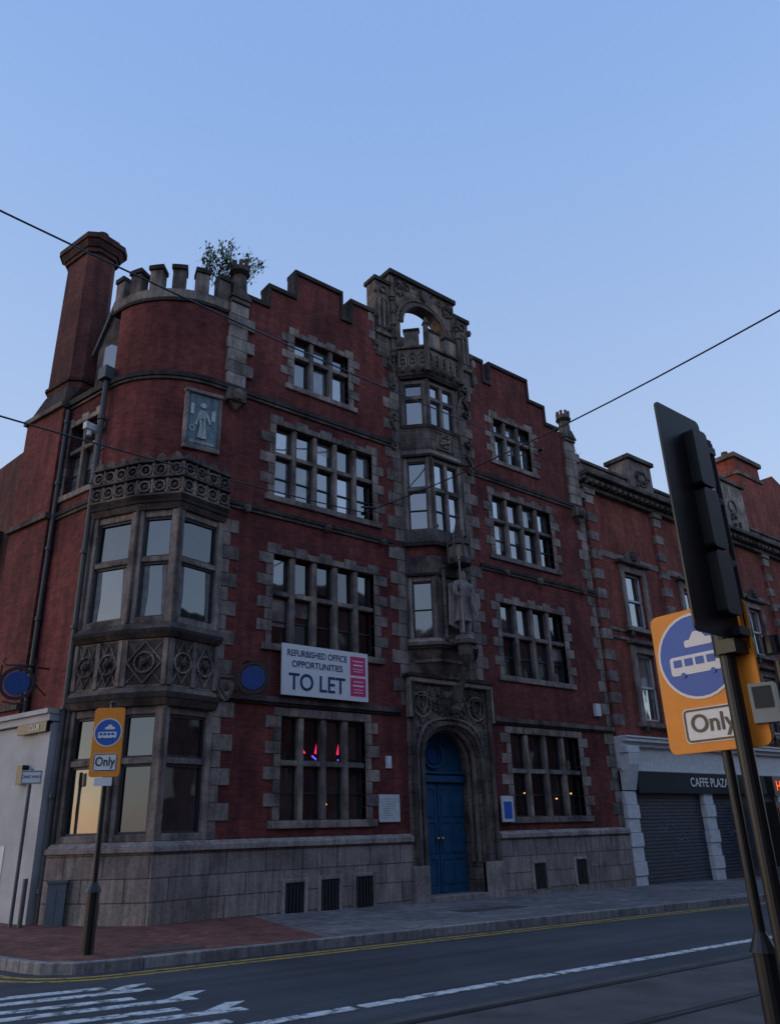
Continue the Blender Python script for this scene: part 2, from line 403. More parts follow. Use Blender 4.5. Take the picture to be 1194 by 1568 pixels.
for u in (-.22,13.85):
    std.box(F0,u-.26,u+.26,-.2,.05,12.05,12.4); std.blob(F0.p(u,-.25,12.2),.16,.14,.2); std.prism(F0,[(u-.2,12.05),(u,11.8),(u+.2,12.05)],-.14,.03)
# tower battlements
twp=[sp(2.0),sp(1.65)]+arc[1:-1]+[(-.8,0),(-.5,0)]
cop.sweep(twp,-.35,.05,14.76,14.86); st.sweep(twp,-.3,.03,14.862,15.15)
def alongpath(path,s):
    for i in range(len(path)-1):
        l=math.hypot(path[i+1][0]-path[i][0],path[i+1][1]-path[i][1])
        if s<=l or i==len(path)-2:
            t=s/l; return (path[i][0]+(path[i+1][0]-path[i][0])*t,path[i][1]+(path[i+1][1]-path[i][1])*t),i
        s-=l
def subpath(path,a,b,n=4): return [alongpath(path,a+(b-a)*k/n)[0] for k in range(n+1)]
tl=sum(math.hypot(twp[i+1][0]-twp[i][0],twp[i+1][1]-twp[i][1]) for i in range(len(twp)-1))
k=6; g_=.27; mwid=(tl-(k-1)*g_)/k
for i in range(k):
    a=i*(mwid+g_); sbp=subpath(twp,a,a+mwid)
    (std if i%2 else st).sweep(sbp,-.3,.02,15.152,15.78); cop.sweep(subpath(twp,a-.03,a+mwid+.03) if 0<i<k-1 else sbp,-.34,.07,15.782,15.92)
# commemorative plaque on tower
FP=Fr(-1.52,.10,1,-.10)
pm=MB(); pm.box(FP,.08,.88,-.06,.1,10.55,12.0); 
st.box(FP,0,.96,-.1,.05,10.42,10.55); st.box(FP,0,.08,-.1,.05,10.55,12.0); st.box(FP,.88,.96,-.1,.05,10.55,12.0); st.box(FP,-.02,.98,-.13,.05,12.0,12.1)
FIG=MB()
FIG.rib(FP,[(.42,10.75),(.46,11.1),(.44,11.3)],.12,-.1,-.06); FIG.rib(FP,[(.54,10.75),(.5,11.1),(.48,11.3)],.1,-.1,-.06); FIG.rib(FP,[(.47,11.25),(.47,11.55)],.17,-.1,-.06); FIG.circ(FP,.47,11.68,.045,.07,-.1,-.06,10); FIG.rib(FP,[(.3,11.1),(.38,11.45),(.55,11.5),(.68,11.2)],.06,-.09,-.06); FIG.circ(FP,.22,11.0,.07,.04,-.08,-.06)
FIG.box(FP,.15,.81,-.075,-.06,10.6,10.68); FIG.box(FP,.15,.24,-.075,-.06,11.4,11.7); FIG.box(FP,.7,.8,-.075,-.06,11.3,11.6)
pm.done('carved_plaque',stonemat('pale_plaque',(.22,.33,.38),(.16,.22,.25),.42,.4),B); FIG.done('plaque_relief',stonemat('pale_relief',(.55,.6,.6),(.3,.35,.36),.42,.3),B)

# bay window ------------------------------------------------------
P0,P1,P2,P3=(-.3,-.02),(-1.6,-.32),(-2.3,.42),(-2.95,1.55)
bay=[P3,P2,P1,P0]
bayback=[(-.6,.6),(-2.2,2.0)]
def bayprism(m,o,z0,z1,o2=None,r=None):
    A=offs(bay,o); C=offs(bay,o if o2 is None else o2)
    m.loft(A+bayback,z0,C+bayback,z1,r)
bayprism(ash,.14,-1,1.3,r=.5); bayprism(stl,.2,1.302,1.4); bayprism(stl,.17,1.402,1.5,.06)
facets=[(bay[i],bay[i+1]) for i in range(3)]
gcur=MB()
def bayfloor(z0,z1,tr,glm,pier=.17):
    for a,b in facets:
        l=math.hypot(b[0]-a[0],b[1]-a[1]); F=Fr(a[0],a[1],b[0]-a[0],b[1]-a[1])
        st.box(F,0.005,pier,0,.3,z0,z1); st.box(F,l-pier,l-.005,0,.3,z0,z1)
        st.box(F,pier,l-pier,.04,.3,z1-.16,z1)
        st.box(F,pier,l-pier,-.0,.3,z0,z0+.14)
        std.cyl(F.p(.02,-.01,z0),F.p(.02,-.01,z1),.05,seg=8)
        window(F,pier,l-pier,z0+.14,z1-.16,1,[tr],st,glm,fr,dg=.14,fw=.05,bars=False)
        if z0>5:
            a_,b_=pier+.055,l-pier-.055; zb=z0+.2; zt=tr-.12
            gcur.prism(F,[(a_,zb),(a_+.1,zb),(a_+.14,zb+.5),(a_+.12,zt),(a_,zt)],.128,.131); gcur.prism(F,[(b_-.08,zb),(b_,zb),(b_,zt),(b_-.14,zt),(b_-.1,zb+.55)],.128,.131)
bayfloor(1.5,4.15,3.05,gll); bayfloor(5.95,8.65,7.45,gll)
gcur.done('net_curtains',CURT,B)
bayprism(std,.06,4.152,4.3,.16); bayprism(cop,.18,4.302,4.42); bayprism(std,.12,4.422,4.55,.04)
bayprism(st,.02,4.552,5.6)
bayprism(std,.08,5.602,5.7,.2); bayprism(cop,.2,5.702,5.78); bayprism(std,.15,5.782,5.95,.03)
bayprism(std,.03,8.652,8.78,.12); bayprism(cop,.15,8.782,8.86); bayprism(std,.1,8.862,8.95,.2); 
for zc,hh in ((9.2,.2),(9.62,.18)):
    for i in range(3):
        A=offs(bay,.14); a2,b2=A[i],A[i+1]
        l=math.hypot(b2[0]-a2[0],b2[1]-a2[1]); F=Fr(a2[0],a2[1],b2[0]-a2[0],b2[1]-a2[1])
        n=max(2,round(l/.36)); w=l/n
        for j in range(n):
            c=(j+.5)*w
            st.circ(F,c,zc,.13,.05,-.03,.1,10); st.rib(F,[(c-w/2+.01,zc+.17),(c-.09,zc+.09)],.045,0,.08); st.rib(F,[(c+w/2-.01,zc+.17),(c+.09,zc+.09)],.045,0,.08)
            st.rib(F,[(c-w/2+.01,zc-.17),(c-.09,zc-.09)],.045,0,.08); st.rib(F,[(c+w/2-.01,zc-.17),(c+.09,zc-.09)],.045,0,.08)
            std.blob(F.p(c,.02,zc),.06)
        for j in range(n+1): st.box(F,max(0,j*w-.03),min(l,j*w+.03),-.02,.1,zc-.19,zc+.19)
std.sweep(bay,.02,.10,9.0,9.4,.1)
std.sweep(bay,.02,.2,8.952,9.0); std.sweep(bay,.03,.2,9.4,9.45); 
std.sweep(bay,.03,.19,9.82,9.88)
for i in range(3):
    A=offs(bay,.14); a2,b2=A[i],A[i+1]
    l=math.hypot(b2[0]-a2[0],b2[1]-a2[1]); F=Fr(a2[0],a2[1],b2[0]-a2[0],b2[1]-a2[1]); n=max(2,round(l/.36)); w=l/n
    for j in range(n):
        c=(j+.5)*w; std.prism(F,[(c-.12,9.882),(c+.12,9.882),(c+.1,9.98),(c,10.06),(c-.1,9.98)],-.03,.1)
for i in range(3):
    A=offs(bay,.02); a2,b2=A[i],A[i+1]; l=math.hypot(b2[0]-a2[0],b2[1]-a2[1]); F=Fr(a2[0],a2[1],b2[0]-a2[0],b2[1]-a2[1])
    n=2 if l>1.1 else 1; mw_=.12; w=(l-mw_*(n+1))/n
    for j in range(n+1): st.box(F,j*(w+mw_)+.002,j*(w+mw_)+mw_-.002,-.05,.05,4.57,5.58)
    for j in range(n):
        a=mw_+j*(w+mw_); c=a+w/2; z=5.07
        std.box(F,a,a+w,-.008,0.04,4.6,5.56)
        st.circ(F,c,z,.22,.05,-.06,.02,14); st.rib(F,[(c-w/2,z),(c,z+.45),(c+w/2,z),(c,z-.45)],.05,-.05,.02,True)
        st.rib(F,[(a,z+.45),(a+w,z-.45)],.035,-.03,.02); st.rib(F,[(a,z-.45),(a+w,z+.45)],.035,-.03,.02); std.blob(F.p(c,-.06,z),.09)
# shield cartouche where the bay meets the wall
st.prism(F0,[(-.3,4.95),(-.32,4.7),(-.18,4.42),(-.08,4.36),(.0,4.42),(.16,4.7),(.14,4.95)],-.12,.0); std.rib(F0,[(-.26,4.9),(.1,4.9),(.11,4.7),(-.08,4.44),(-.27,4.7)],.05,-.16,-.12,True); std.blob(F0.p(-.08,-.14,4.7),.08,.06,.1)

# frontispiece -----------------------------------------------------
teeth(st,F0,5.45,-1,4.65,9.15,.3,.55,.36); teeth(st,F0,8.05,1,5.6,9.15,.3,.55,.36)
teeth(st,F0,5.45,-1,9.34,12.38,.3,.58,.36); teeth(st,F0,8.05,1,9.34,12.38,.3,.58,.36)
teeth(st,F0,5.45,-1,12.6,15.5,.34,.62,.36); teeth(st,F0,8.05,1,12.6,15.5,.34,.62,.36)
fs.box(F0,5.452,8.048,-.01,.3,5.3,16.2,.4)
for z in (12.9,15.0):
    for s,u in ((-1,5.15),(1,8.35)):
        std.rib(F0,[(u,z-.5),(u+s*.12,z-.3),(u-s*.08,z),(u+s*.1,z+.3),(u,z+.5)],.09,-.14,-.02); std.circ(F0,u,z+.5,.1,.06,-.14,-.02,10); std.circ(F0,u,z-.5,.1,.06,-.14,-.02,10)
orp=[(5.5,0),(6.1,-.62),(7.38,-.62),(7.98,0)]
def oprism(m,o,z0,z1,o2=None,r=None,sc=1,sc2=1):
    c=6.74
    def q(o,s): 
        A=offs(orp,o); return [((x-c)*s+c,(y*s if y<0 else 0)) for x,y in A]+[(A[-1][0]*s+c*(1-s),.2),(A[0][0]*s+c*(1-s),.2)]
    m.loft(q(o,sc),z0,q(o if o2 is None else o2,sc2),z1,r)
oprism(std,0,5.15,5.45,0,sc=.18,sc2=.42); oprism(st,.03,5.452,5.52,.03,sc=.45,sc2=.5); oprism(std,0,5.522,5.85,0,sc=.5,sc2=.78)
oprism(st,.03,5.852,5.93,.04,sc=.82,sc2=.86); oprism(std,0,5.932,6.2,.03,sc=.86,sc2=1.0); oprism(cop,.1,6.202,6.28); oprism(std,.14,6.282,6.38); oprism(st,.1,6.382,6.5,.02)
def ofloor(z0,z1,tr,glm,front=True,p=.15):
    for i in range(3):
        a,b=orp[i],orp[i+1]; l=math.hypot(b[0]-a[0],b[1]-a[1]); F=Fr(a[0],a[1],b[0]-a[0],b[1]-a[1])
        st.box(F,.004,p,0,.25,z0,z1); st.box(F,l-p,l-.004,0,.25,z0,z1); st.box(F,p,l-p,.03,.25,z1-.14,z1)
        std.cyl(F.p(.01,-.01,z0),F.p(.01,-.01,z1),.045,seg=8)
        if i==1 and not front: fs.box(F,p,l-p,.02,.25,z0,z1-.14,.2); continue
        window(F,p,l-p,z0,z1-.14,2 if i==1 else 1,[tr] if tr else [],st,glm,fr,mw=.12,dg=.13,fw=.04)
ofloor(6.5,8.3,None,gll,False)
oprism(cop,.07,8.302,8.38); oprism(std,.02,8.382,8.9); 
oprism(brick,.01,8.902,9.2,r=.5); oprism(cop,.12,9.202,9.32); oprism(std,.1,9.322,9.75,.02)
ofloor(9.75,12.1,11.05,gl)
oprism(cop,.08,12.102,12.18); oprism(st,.04,12.182,12.35,.0); oprism(fs,0,12.352,13.1); oprism(std,.03,13.102,13.2,.08)
Ff=Fr(6.1,-.62,1,0)
std.box(Ff,.25,1.03,-.008,.02,12.42,13.04); st.circ(Ff,.64,12.73,.2,.05,-.06,0); st.rib(Ff,[(.3,12.45),(.98,12.45),(.98,13.02),(.3,13.02)],.06,-.05,0,True)
for i in range(14): st.blob(Ff.p(.64+random.uniform(-.25,.25),-.03,12.73+random.uniform(-.22,.22)),.06)
ofloor(13.2,14.85,14.2,gl)
oprism(cop,.1,14.852,14.95); oprism(std,.12,14.952,15.15,.22)
for i in range(3):
    A=offs(orp,.2); a,b=A[i],A[i+1]; l=math.hypot(b[0]-a[0],b[1]-a[1]); F=Fr(a[0],a[1],b[0]-a[0],b[1]-a[1])
    st.box(F,0,l,.04,.14,15.15,15.9); n=max(2,round(l/.3)); w=l/n
    for j in range(n):
        c=(j+.5)*w; st.rib(F,[(c-w*.35,15.2),(c-w*.35,15.6),(c,15.78),(c+w*.35,15.6),(c+w*.35,15.2)],.05,-.02,.04); std.blob(F.p(c,-.0,15.1),.08)
        st.circ(F,c,15.45,.09,.03,-.01,.04,8)
    std.box(F,-.02,l+.02,-.04,.18,15.9,15.98)
    k=1 if l<1.1 else 2; 
    for j in range(k):
        cw=l/k; mid=(j+.5)*cw; hw=.24
        st.box(F,mid-hw,mid+hw,.0,.16,15.982,16.55); cop.box(F,mid-hw-.03,mid+hw+.03,-.03,.19,16.552,16.64)
for x,y in offs(orp,.2)[1:3]:
    std.loft([(x+.11*math.cos(a*math.pi/3),y+.11*math.sin(a*math.pi/3)) for a in range(6)],15.0,[(x+.09*math.cos(a*math.pi/3),y+.09*math.sin(a*math.pi/3)) for a in range(6)],16.75)
    std.loft([(x+.14*math.cos(a*math.pi/3),y+.14*math.sin(a*math.pi/3)) for a in range(6)],16.75,[(x+.01*math.cos(a*math.pi/3),y+.01*math.sin(a*math.pi/3)) for a in range(6)],17.05)
# gable with pierced arch
gx0,gx1=5.25,8.15; ac=6.7; ar=.98; az=17.15
for a,b,t in ((4.6,5.25,18.4),(8.15,8.8,18.4)):
    fs.box(F0,a,b,-.03,.42,15.5,t); cop.box(F0,a-.06,b+.06,-.1,.5,t+.002,t+.15)
    st.rib(F0,[(a+.12,16.6),(a+.12,17.6),((a+b)/2,17.9),(b-.12,17.6),(b-.12,16.6)],.07,-.09,-.03); st.rib(F0,[((a+b)/2,16.6),((a+b)/2,17.9)],.06,-.09,-.03)
    std.circ(F0,(a+b)/2,18.12,.13,.05,-.08,-.03); std.box(F0,a+.15,b-.15,-.035,-.02,16.6,17.5)
    st.box(F0,a-.03,b+.03,-.12,.3,16.3,16.45)
    for zz in (15.9,17.0,18.0):
        std.blob(F0.p(a-.02 if a<6 else b+.02,-.06,zz),.09,.1,.14)
teeth(st,F0,4.6,-1,15.66,17,.1,.3,.33)
teeth(st,F0,8.8,1,15.66,17,.1,.3,.33)
for u in (5.25,8.15):
    std.cyl(F0.p(u,-.1,15.6),F0.p(u,-.1,17.9),.09,.08,8); std.cyl(F0.p(u,-.1,17.9),F0.p(u,-.1,18.5),.13,.01,8)
    for k in range(5): std.blob(F0.p(u,-.12,15.8+k*.5),.13,.12,.07)
def ztop(u): 
    t=ar*ar-(u-ac)**2; return az+math.sqrt(t) if t>0 else az
n=30
for i in range(n):
    u0=gx0+(gx1-gx0)*i/n; u1=gx0+(gx1-gx0)*(i+1)/n
    if u1<=ac-ar+.001 or u0>=ac+ar-.001: fs.box(F0,u0,u1,-.02,.38,16.2,18.95,.5)
    else:
        fs.prism(F0,[(u0,ztop(u0)),(u1,ztop(u1)),(u1,18.95),(u0,18.95)],-.02,.38,.5)
st.box(F0,gx0,gx1,-.025,.385,16.2-.02,16.6)
cop.box(F0,gx0-.06,gx1+.06,-.12,.5,18.952,19.12)
arcp=[(ac+(ar+.06)*math.cos(math.pi*k/20),az+(ar+.06)*math.sin(math.pi*k/20)) for k in range(21)]
std.rib(F0,arcp,.13,-.1,-.02); st.rib(F0,[(ac+(p[0]-ac)*1.17,az+(p[1]-az)*1.17) for p in arcp],.05,-.07,-.02)
for s in (-1,1):
    std.circ(F0,ac+s*1.12,18.5,.22,.06,-.08,-.02); std.circ(F0,ac+s*.72,18.68,.11,.04,-.07,-.02,10)
    for k in range(8): std.blob(F0.p(ac+s*(1.12+random.uniform(-.2,.2)),-.05,18.45+random.uniform(-.25,.2)),.06)
    st.rib(F0,[(ac+s*1.38,16.8),(ac+s*1.38,18.8)],.06,-.08,-.02)
    for k in range(3): std.rib(F0,[(ac+s*(1.12-k*.06),17.2+k*.2),(ac+s*1.3,17.45+k*.2)],.04,-.06,-.02)
std.prism(F0,[(ac-.16,18.82),(ac-.14,18.5),(ac,18.34),(ac+.14,18.5),(ac+.16,18.82)],-.16,-.02)
for k in range(7): std.circ(F0,gx0+.25+k*.4,18.86,.06,.03,-.06,-.02,8)
# niche statue canopy
c=(6.74,-.95)
def oc(r,n=8): return [(c[0]+r*math.cos(2*math.pi*k/n+.39),c[1]+r*math.sin(2*math.pi*k/n+.39)) for k in range(n)]
std.loft(oc(.05),5.7,oc(.2),6.0); std.loft(oc(.2),6.0,oc(.24),6.3); std.loft(oc(.36),6.3,oc(.36),6.42); st.loft(oc(.3),6.42,oc(.27),6.55)
std.cyl((6.74,-.45,4.6),(6.74,-.9,5.7),.06,.09); std.blob((6.74,-.42,4.6),.15); std.blob((6.74,-.5,5.0),.16,.16,.3)
std.loft(oc(.34),8.62,oc(.36),8.8); st.loft(oc(.33),8.8,oc(.3),9.2); std.loft(oc(.37),9.2,oc(.37),9.27); std.loft(oc(.3),9.27,oc(.14),9.55); std.loft(oc(.14),9.55,oc(.02),10.15); std.blob((c[0],c[1],10.15),.08)
for k in range(8):
    a=2*math.pi*k/8+.39; x,y=c[0]+.34*math.cos(a),c[1]+.34*math.sin(a)
    std.loft([(x+.04*math.cos(t),y+.04*math.sin(t)) for t in (0,1.57,3.14,4.71)],8.66,[(x+.04*math.cos(t),y+.04*math.sin(t)) for t in (0,1.57,3.14,4.71)],9.35)
    std.loft([(x+.05*math.cos(t),y+.05*math.sin(t)) for t in (0,1.57,3.14,4.71)],9.35,[(x+.005*math.cos(t),y+.005*math.sin(t)) for t in (0,1.57,3.14,4.71)],9.65)
    std.blob((c[0]+.2*math.cos(a),c[1]+.2*math.sin(a),9.47),.05)
for s in (-1,1):
    std.cyl((6.74+s*.46,-.72,6.5),(6.74+s*.46,-.72,8.6),.05,.05,8); std.blob((6.74+s*.46,-.72,6.5),.09); std.blob((6.74+s*.46,-.72,8.55),.09)
    for k in range(6): std.blob((6.74+s*.46,-.72,6.8+k*.3),.065)

# door surround
def darch(u):
    c=6.78; hw=1.03; x=abs(u-c)/hw
    if x>=1: return 3.35
    return 3.35+ .85*(1-x**2.4)**.62
n=36; du0,du1=5.3,8.4; dl,dr=5.75,7.81
fs.box(F0,du0,dl,-.1,.7,-1,5.3,.6); fs.box(F0,dr,du1,-.1,.7,-1,5.3,.6)
for i in range(n):
    a=dl+(dr-dl)*i/n; b=dl+(dr-dl)*(i+1)/n
    fs.prism(F0,[(a,darch(a)),(b,darch(b)),(b,5.3),(a,5.3)],-.1,.7,.5)
stl.box(F0,du0-.06,dl,-.2,.0,-1,.75); stl.box(F0,dr,du1+.06,-.2,.0,-1,.75)
ap=[(dl-.0,.75)]+[(dl+(dr-dl)*k/24,darch(dl+(dr-dl)*k/24)) for k in range(25)]+[(dr,.75)]
def grow(o): return [(u+(o if u>6.78 else -o)*(1 if abs(u-6.78)>.6 else abs(u-6.78)/.6),z+(0 if z<1 else o)) for u,z in ap]
std.rib(F0,grow(.07),.1,-.2,-.1); st.rib(F0,grow(.2),.07,-.16,-.1)
for o_,dd in ((-.04,.0),( -.08,.2)): st.rib(F0,grow(o_),.09,dd,dd+.1)
st.rib(F0,[(du0,4.35),(du0,5.36),(du1,5.36),(du1,4.35)],.13,-.24,-.08); cop.box(F0,du0-.12,du1+.12,-.28,.05,5.43,5.5)
for u in (5.42,8.28): std.cyl(F0.p(u,-.16,.75),F0.p(u,-.16,5.3),.06,seg=8)
for s in (-1,1):
    cc=6.78+s*1.02; st.circ(F0,cc,4.72,.33,.05,-.17,-.1,16); std.rib(F0,[(cc-.16,4.95),(cc+.16,4.95),(cc+.14,4.65),(cc,4.47),(cc-.14,4.65)],.05,-.19,-.1,True)
    for k in range(90):
        u=6.78+s*random.uniform(.2,1.35); z=random.uniform(3.9,5.22)
        if z>darch(u)+.2 or abs(u-6.78)>1.1: std.blob(F0.p(u,-.11,z),random.uniform(.04,.08),.05,random.uniform(.04,.09),rot=random.random())
std.blob(F0.p(6.78,-.2,4.75),.16,.12,.3)
door=MB(); D=.6
door.box(F0,dl+.003,dr-.003,D,D+.08,-.2,4.4)
for x0,x1 in ((dl+.04,6.76),(6.8,dr-.04)):
    door.box(F0,x0,x1,D-.04,D-.002,.02,2.75)
    w=(x1-x0)
    for a in (x0+.1,x0+w/2+.04):
        for z0,z1 in ((.25,.85),(1.0,1.75),(1.9,2.6)):
            door.rib(F0,[(a,z0),(a+w/2-.14,z0),(a+w/2-.14,z1),(a,z1)],.035,D-.065,D-.04,True)
door.box(F0,dl+.003,dr-.003,D-.14,D-.001,2.78,2.95); door.box(F0,dl+.003,dr-.003,D-.1,D-.001,3.0,3.06)
door.circ(F0,6.7,3.5,.34,.06,D-.08,D,20); door.circ(F0,6.7,3.5,.22,.03,D-.06,D,20); 
door.done('blue_double_door',DOORB,B,bevel=.005)
dg_=MB(); dg_.prism(F0,[(6.7+.31*math.cos(2*math.pi*k/20),3.5+.31*math.sin(2*math.pi*k/20)) for k in range(20)],D-.012,D-.004); dg_.done('round_fanlight',NAVYB,B)
dh=MB(); dh.blob(F0.p(6.7,D-.1,1.35),.05); dh.blob(F0.p(6.86,D-.1,1.35),.05); dh.box(F0,6.1,6.4,D-.06,D-.04,1.78,1.84); dh.done('door_furniture',plain('brass',(.5,.35,.12),.35,.9),B)
stl.box(F0,dl,dr,-.15,.6,-1,.02); 

nt_=MB(); nt_.box(F0,4.3,4.95,-.05,-.01,1.78,2.42); nt_.box(F0,4.55,4.72,-.06,-.01,3.05,3.35); nt_.box(F0,8.52,9.0,-.17,-.13,1.72,2.4) ; nt_.done('white_notice_panels',WHITEP,B)
nb=MB(); nb.box(F0,8.6,8.92,-.175,-.171,1.8,2.25); nb.done('notice_print',BLUE,B)
nb=MB(); 
for k in range(9): nb.box(F0,4.38,4.87-random.uniform(0,.15),-.053,-.0505,1.87+k*.055,1.876+k*.055)
nb.done('notice_lettering',LEAD,B)
al=MB(); al.box(F0,13.4,13.65,-.12,0,4.9,5.3); al.done('alarm_box',WHITEP,B)
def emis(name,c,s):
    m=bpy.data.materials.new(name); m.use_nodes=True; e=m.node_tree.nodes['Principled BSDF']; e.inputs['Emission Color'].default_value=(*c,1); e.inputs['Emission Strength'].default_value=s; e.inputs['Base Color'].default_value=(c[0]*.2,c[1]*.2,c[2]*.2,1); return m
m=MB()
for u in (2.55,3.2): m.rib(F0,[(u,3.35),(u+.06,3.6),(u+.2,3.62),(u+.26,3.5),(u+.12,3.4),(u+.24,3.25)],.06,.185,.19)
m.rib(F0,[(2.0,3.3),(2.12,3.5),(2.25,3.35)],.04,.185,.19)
m.done('neon_reflection_pink',emis('reflection_glow_pink',(1,.03,.14),1.1),B)  # emissive strokes just in front of the panes, painting in reflected neon
m=MB(); m.rib(F0,[(2.45,3.3),(2.6,3.2),(2.75,3.32)],.04,.185,.19); m.rib(F0,[(3.2,3.22),(3.4,3.25)],.04,.185,.19); m.done('neon_reflection_blue',emis('reflection_glow_blue',(.2,.1,1),1.2),B)  # blue part of the painted neon reflection, glowing strokes on the glass
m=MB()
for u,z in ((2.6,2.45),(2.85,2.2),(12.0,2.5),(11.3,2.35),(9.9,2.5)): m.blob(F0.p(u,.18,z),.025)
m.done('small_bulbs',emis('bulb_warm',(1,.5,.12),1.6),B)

# left chimney
ch=MB(); chd=MB()
def chp(o,c=.25): 
    a,b,d0,d1=-4.9-o,-3.35+o,-.12-o,.85+o
    q=[(a+c,d0),(b-c,d0),(b,d0+c),(b,d1-c),(b-c,d1),(a+c,d1),(a,d1-c),(a,d0+c)]
    return [FL.p(u,d,0)[:2] for u,d in q]
bs=[FL.p(u,d,0)[:2] for u,d in ((-5.3+.05,-.2),(-3.5-.05,-.2),(-3.5,-.15),(-3.5,1.1),(-3.55,1.2),(-5.2,1.2),(-5.3,1.1),(-5.3,-.15))]
cop.loft(bs,12.56,chp(.02),13.1); ch.loft(chp(0),13.102,chp(-.02),17.75)
for z0,z1,o0,o1 in ((17.75,17.9,.04,.04),(17.9,18.1,.08,.16),(18.1,18.28,.2,.2),(18.28,18.45,.12,.06)): chd.loft(chp(o0),z0,chp(o1),z1)
for s_,d_ in ((-4.5,.4),(-3.8,.4)): chd.cyl(FL.p(s_,d_,18.45),FL.p(s_,d_,18.85),.2,.17)
for z in (13.3,): chd.loft(chp(.05),z,chp(.05),z+.1)
ch.done('chimney_stack',BRICK3,B); chd.done('chimney_cap',brickmat('sooty_brick',(.1,.045,.04),(.07,.035,.03),(.06,.05,.05)),B)
dm=MB(); dm.prism(FL,[(-3.1,12.5),(-1.7,12.5),(-1.7,14.3),(-2.4,15.5),(-3.1,14.3)],.35,.5); dm.box(FL,-2.75,-2.05,.3,.34,13.0,14.3); dm.box(FL,-3.4,-1.6,.55,3,12.4,13.9)
dm.done('dormer',STONED,B)
sl=MB()
for a,b in (((-3.25,14.15),(-2.4,15.62)),((-2.4,15.62),(-1.55,14.15))): sl.rib(FL,[a,b],.1,.25,2.5)
sl.done('dormer_roof',SLATE,B)
dg=MB(); pane(dg,FL,-2.7,-2.1,13.1,14.2,.295); dg.done('dormer_glass',GLASSL,B)
cop.box(FL,-3.5,-1.68,-.12,.35,12.42,12.6)
rf=MB(); rf.prism(Fr(0,0,0,1),[(.45,14.3),(9.9,14.3),(5,16.2)],-13.9,-(-1.0)) ; rf.done('slate_roof',SLATE,B)
pp=MB()
def pipe(F,u,d,z0,z1,r=.055):
    pp.cyl(F.p(u,d,z0),F.p(u,d,z1),r,seg=10)
    z=z0+.8
    while z<z1: pp.cyl(F.p(u,d,z),F.p(u,d,z+.09),r*1.45,seg=10); z+=1.8
pipe(FL,-1.72,-.14,-.2,12.6,.07); pp.box(FL,-1.88,-1.56,-.3,-.02,12.55,12.9); pipe(FL,-3.42,-.1,3.9,12.3)
pp.done('drainpipe',LEAD,B)
lf=MB(); lf.box(FL,-2.0,-1.85,-.45,-.1,11.1,11.28); lf.cyl(FL.p(-1.93,-.3,11.1),FL.p(-1.93,-.3,10.95),.06); lf.done('camera_bracket',WHITEP,B)

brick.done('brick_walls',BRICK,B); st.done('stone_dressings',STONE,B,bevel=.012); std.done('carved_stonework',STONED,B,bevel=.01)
cop.done('dark_copings',COPING,B,bevel=.012); gl.done('upper_window_glass',GLASS,B); gll.done('lower_window_glass',GLASSL,B)
glb.done('blinds_behind_glass',GLASSB,B)
fr.done('window_frames',FRAME,B); ash.done('ashlar_plinth',ASHLAR,B,bevel=.015); stl.done('pale_stone_ledges',STONEL,B,bevel=.012)
fs.done('jointed_stone_frontispiece',STONEJ,B)

# statue (knight with spear and shield)
SB=empty('stone_statue')
x,y,z=6.74,-1.0,6.55
J=[((x,y,z+.95),.19),((x,y,z+1.2),.17),((x,y-.01,z+1.45),.22),((x,y,z+1.6),.08),((x,y-.01,z+1.75),.13),((x,y-.01,z+1.9),.09),
 ((x-.27,y,z+1.48),.1),((x-.38,y-.05,z+1.2),.075),((x-.33,y-.22,z+1.02),.06),
 ((x+.27,y,z+1.48),.1),((x+.36,y-.04,z+1.2),.075),((x+.24,y-.22,z+1.12),.06),
 ((x-.12,y,z+.85),.13),((x-.14,y-.05,z+.48),.09),((x-.14,y,z+.06),.065),((x-.15,y-.16,z+.04),.055),
 ((x+.12,y,z+.85),.13),((x+.15,y-.02,z+.48),.09),((x+.15,y+.02,z+.06),.065),((x+.18,y-.14,z+.04),.055)]
E=[(0,1),(1,2),(2,3),(3,4),(4,5),(2,6),(6,7),(7,8),(2,9),(9,10),(10,11),(0,12),(12,13),(13,14),(14,15),(0,16),(16,17),(17,18),(18,19)]
me=bpy.data.meshes.new('knight_figure'); me.from_pydata([j[0] for j in J],E,[]); o=bpy.data.objects.new('knight_figure',me); col.objects.link(o); o.parent=SB
bpy.context.view_layer.objects.active=o
sm=o.modifiers.new('skin','SKIN')
if not me.skin_vertices: bpy.context.view_layer.update()
for i,j in enumerate(J): me.skin_vertices[0].data[i].radius=(j[1],j[1])
me.skin_vertices[0].data[0].use_root=True
ss=o.modifiers.new('sub','SUBSURF'); ss.levels=1; ss.render_levels=1; me.materials.append(STONEL)
sx=MB(); sx.cyl((x-.33,y-.26,z),(x-.33,y-.26,z+2.1),.026,.022,8); sx.cyl((x-.33,y-.26,z+2.1),(x-.33,y-.26,z+2.3),.05,.0,6)
FS=Fr(x+.05,y-.28,1,.1); sx.prism(FS,[(.0,z+1.2),(0,z+.85),(.18,z+.55),(.36,z+.85),(.36,z+1.2)],0,.05)
sx.loft([(x+.3*math.cos(a*math.pi/5),y+.05+.2*math.sin(a*math.pi/5)) for a in range(10)],z+.4,[(x+.19*math.cos(a*math.pi/5),y+.02+.15*math.sin(a*math.pi/5)) for a in range(10)],z+1.0)
sx.prism(Fr(x,y+.15,1,0),[(.1,z+.2),(.42,z+.3),(.36,z+1.5),(0,z+1.6)],0,.06); sx.prism(Fr(x,y+.15,1,0),[(-.42,z+.3),(-.1,z+.2),(0,z+1.6),(-.36,z+1.5)],0,.06)
sx.done('spear_shield_and_cloak',STONEL,SB)

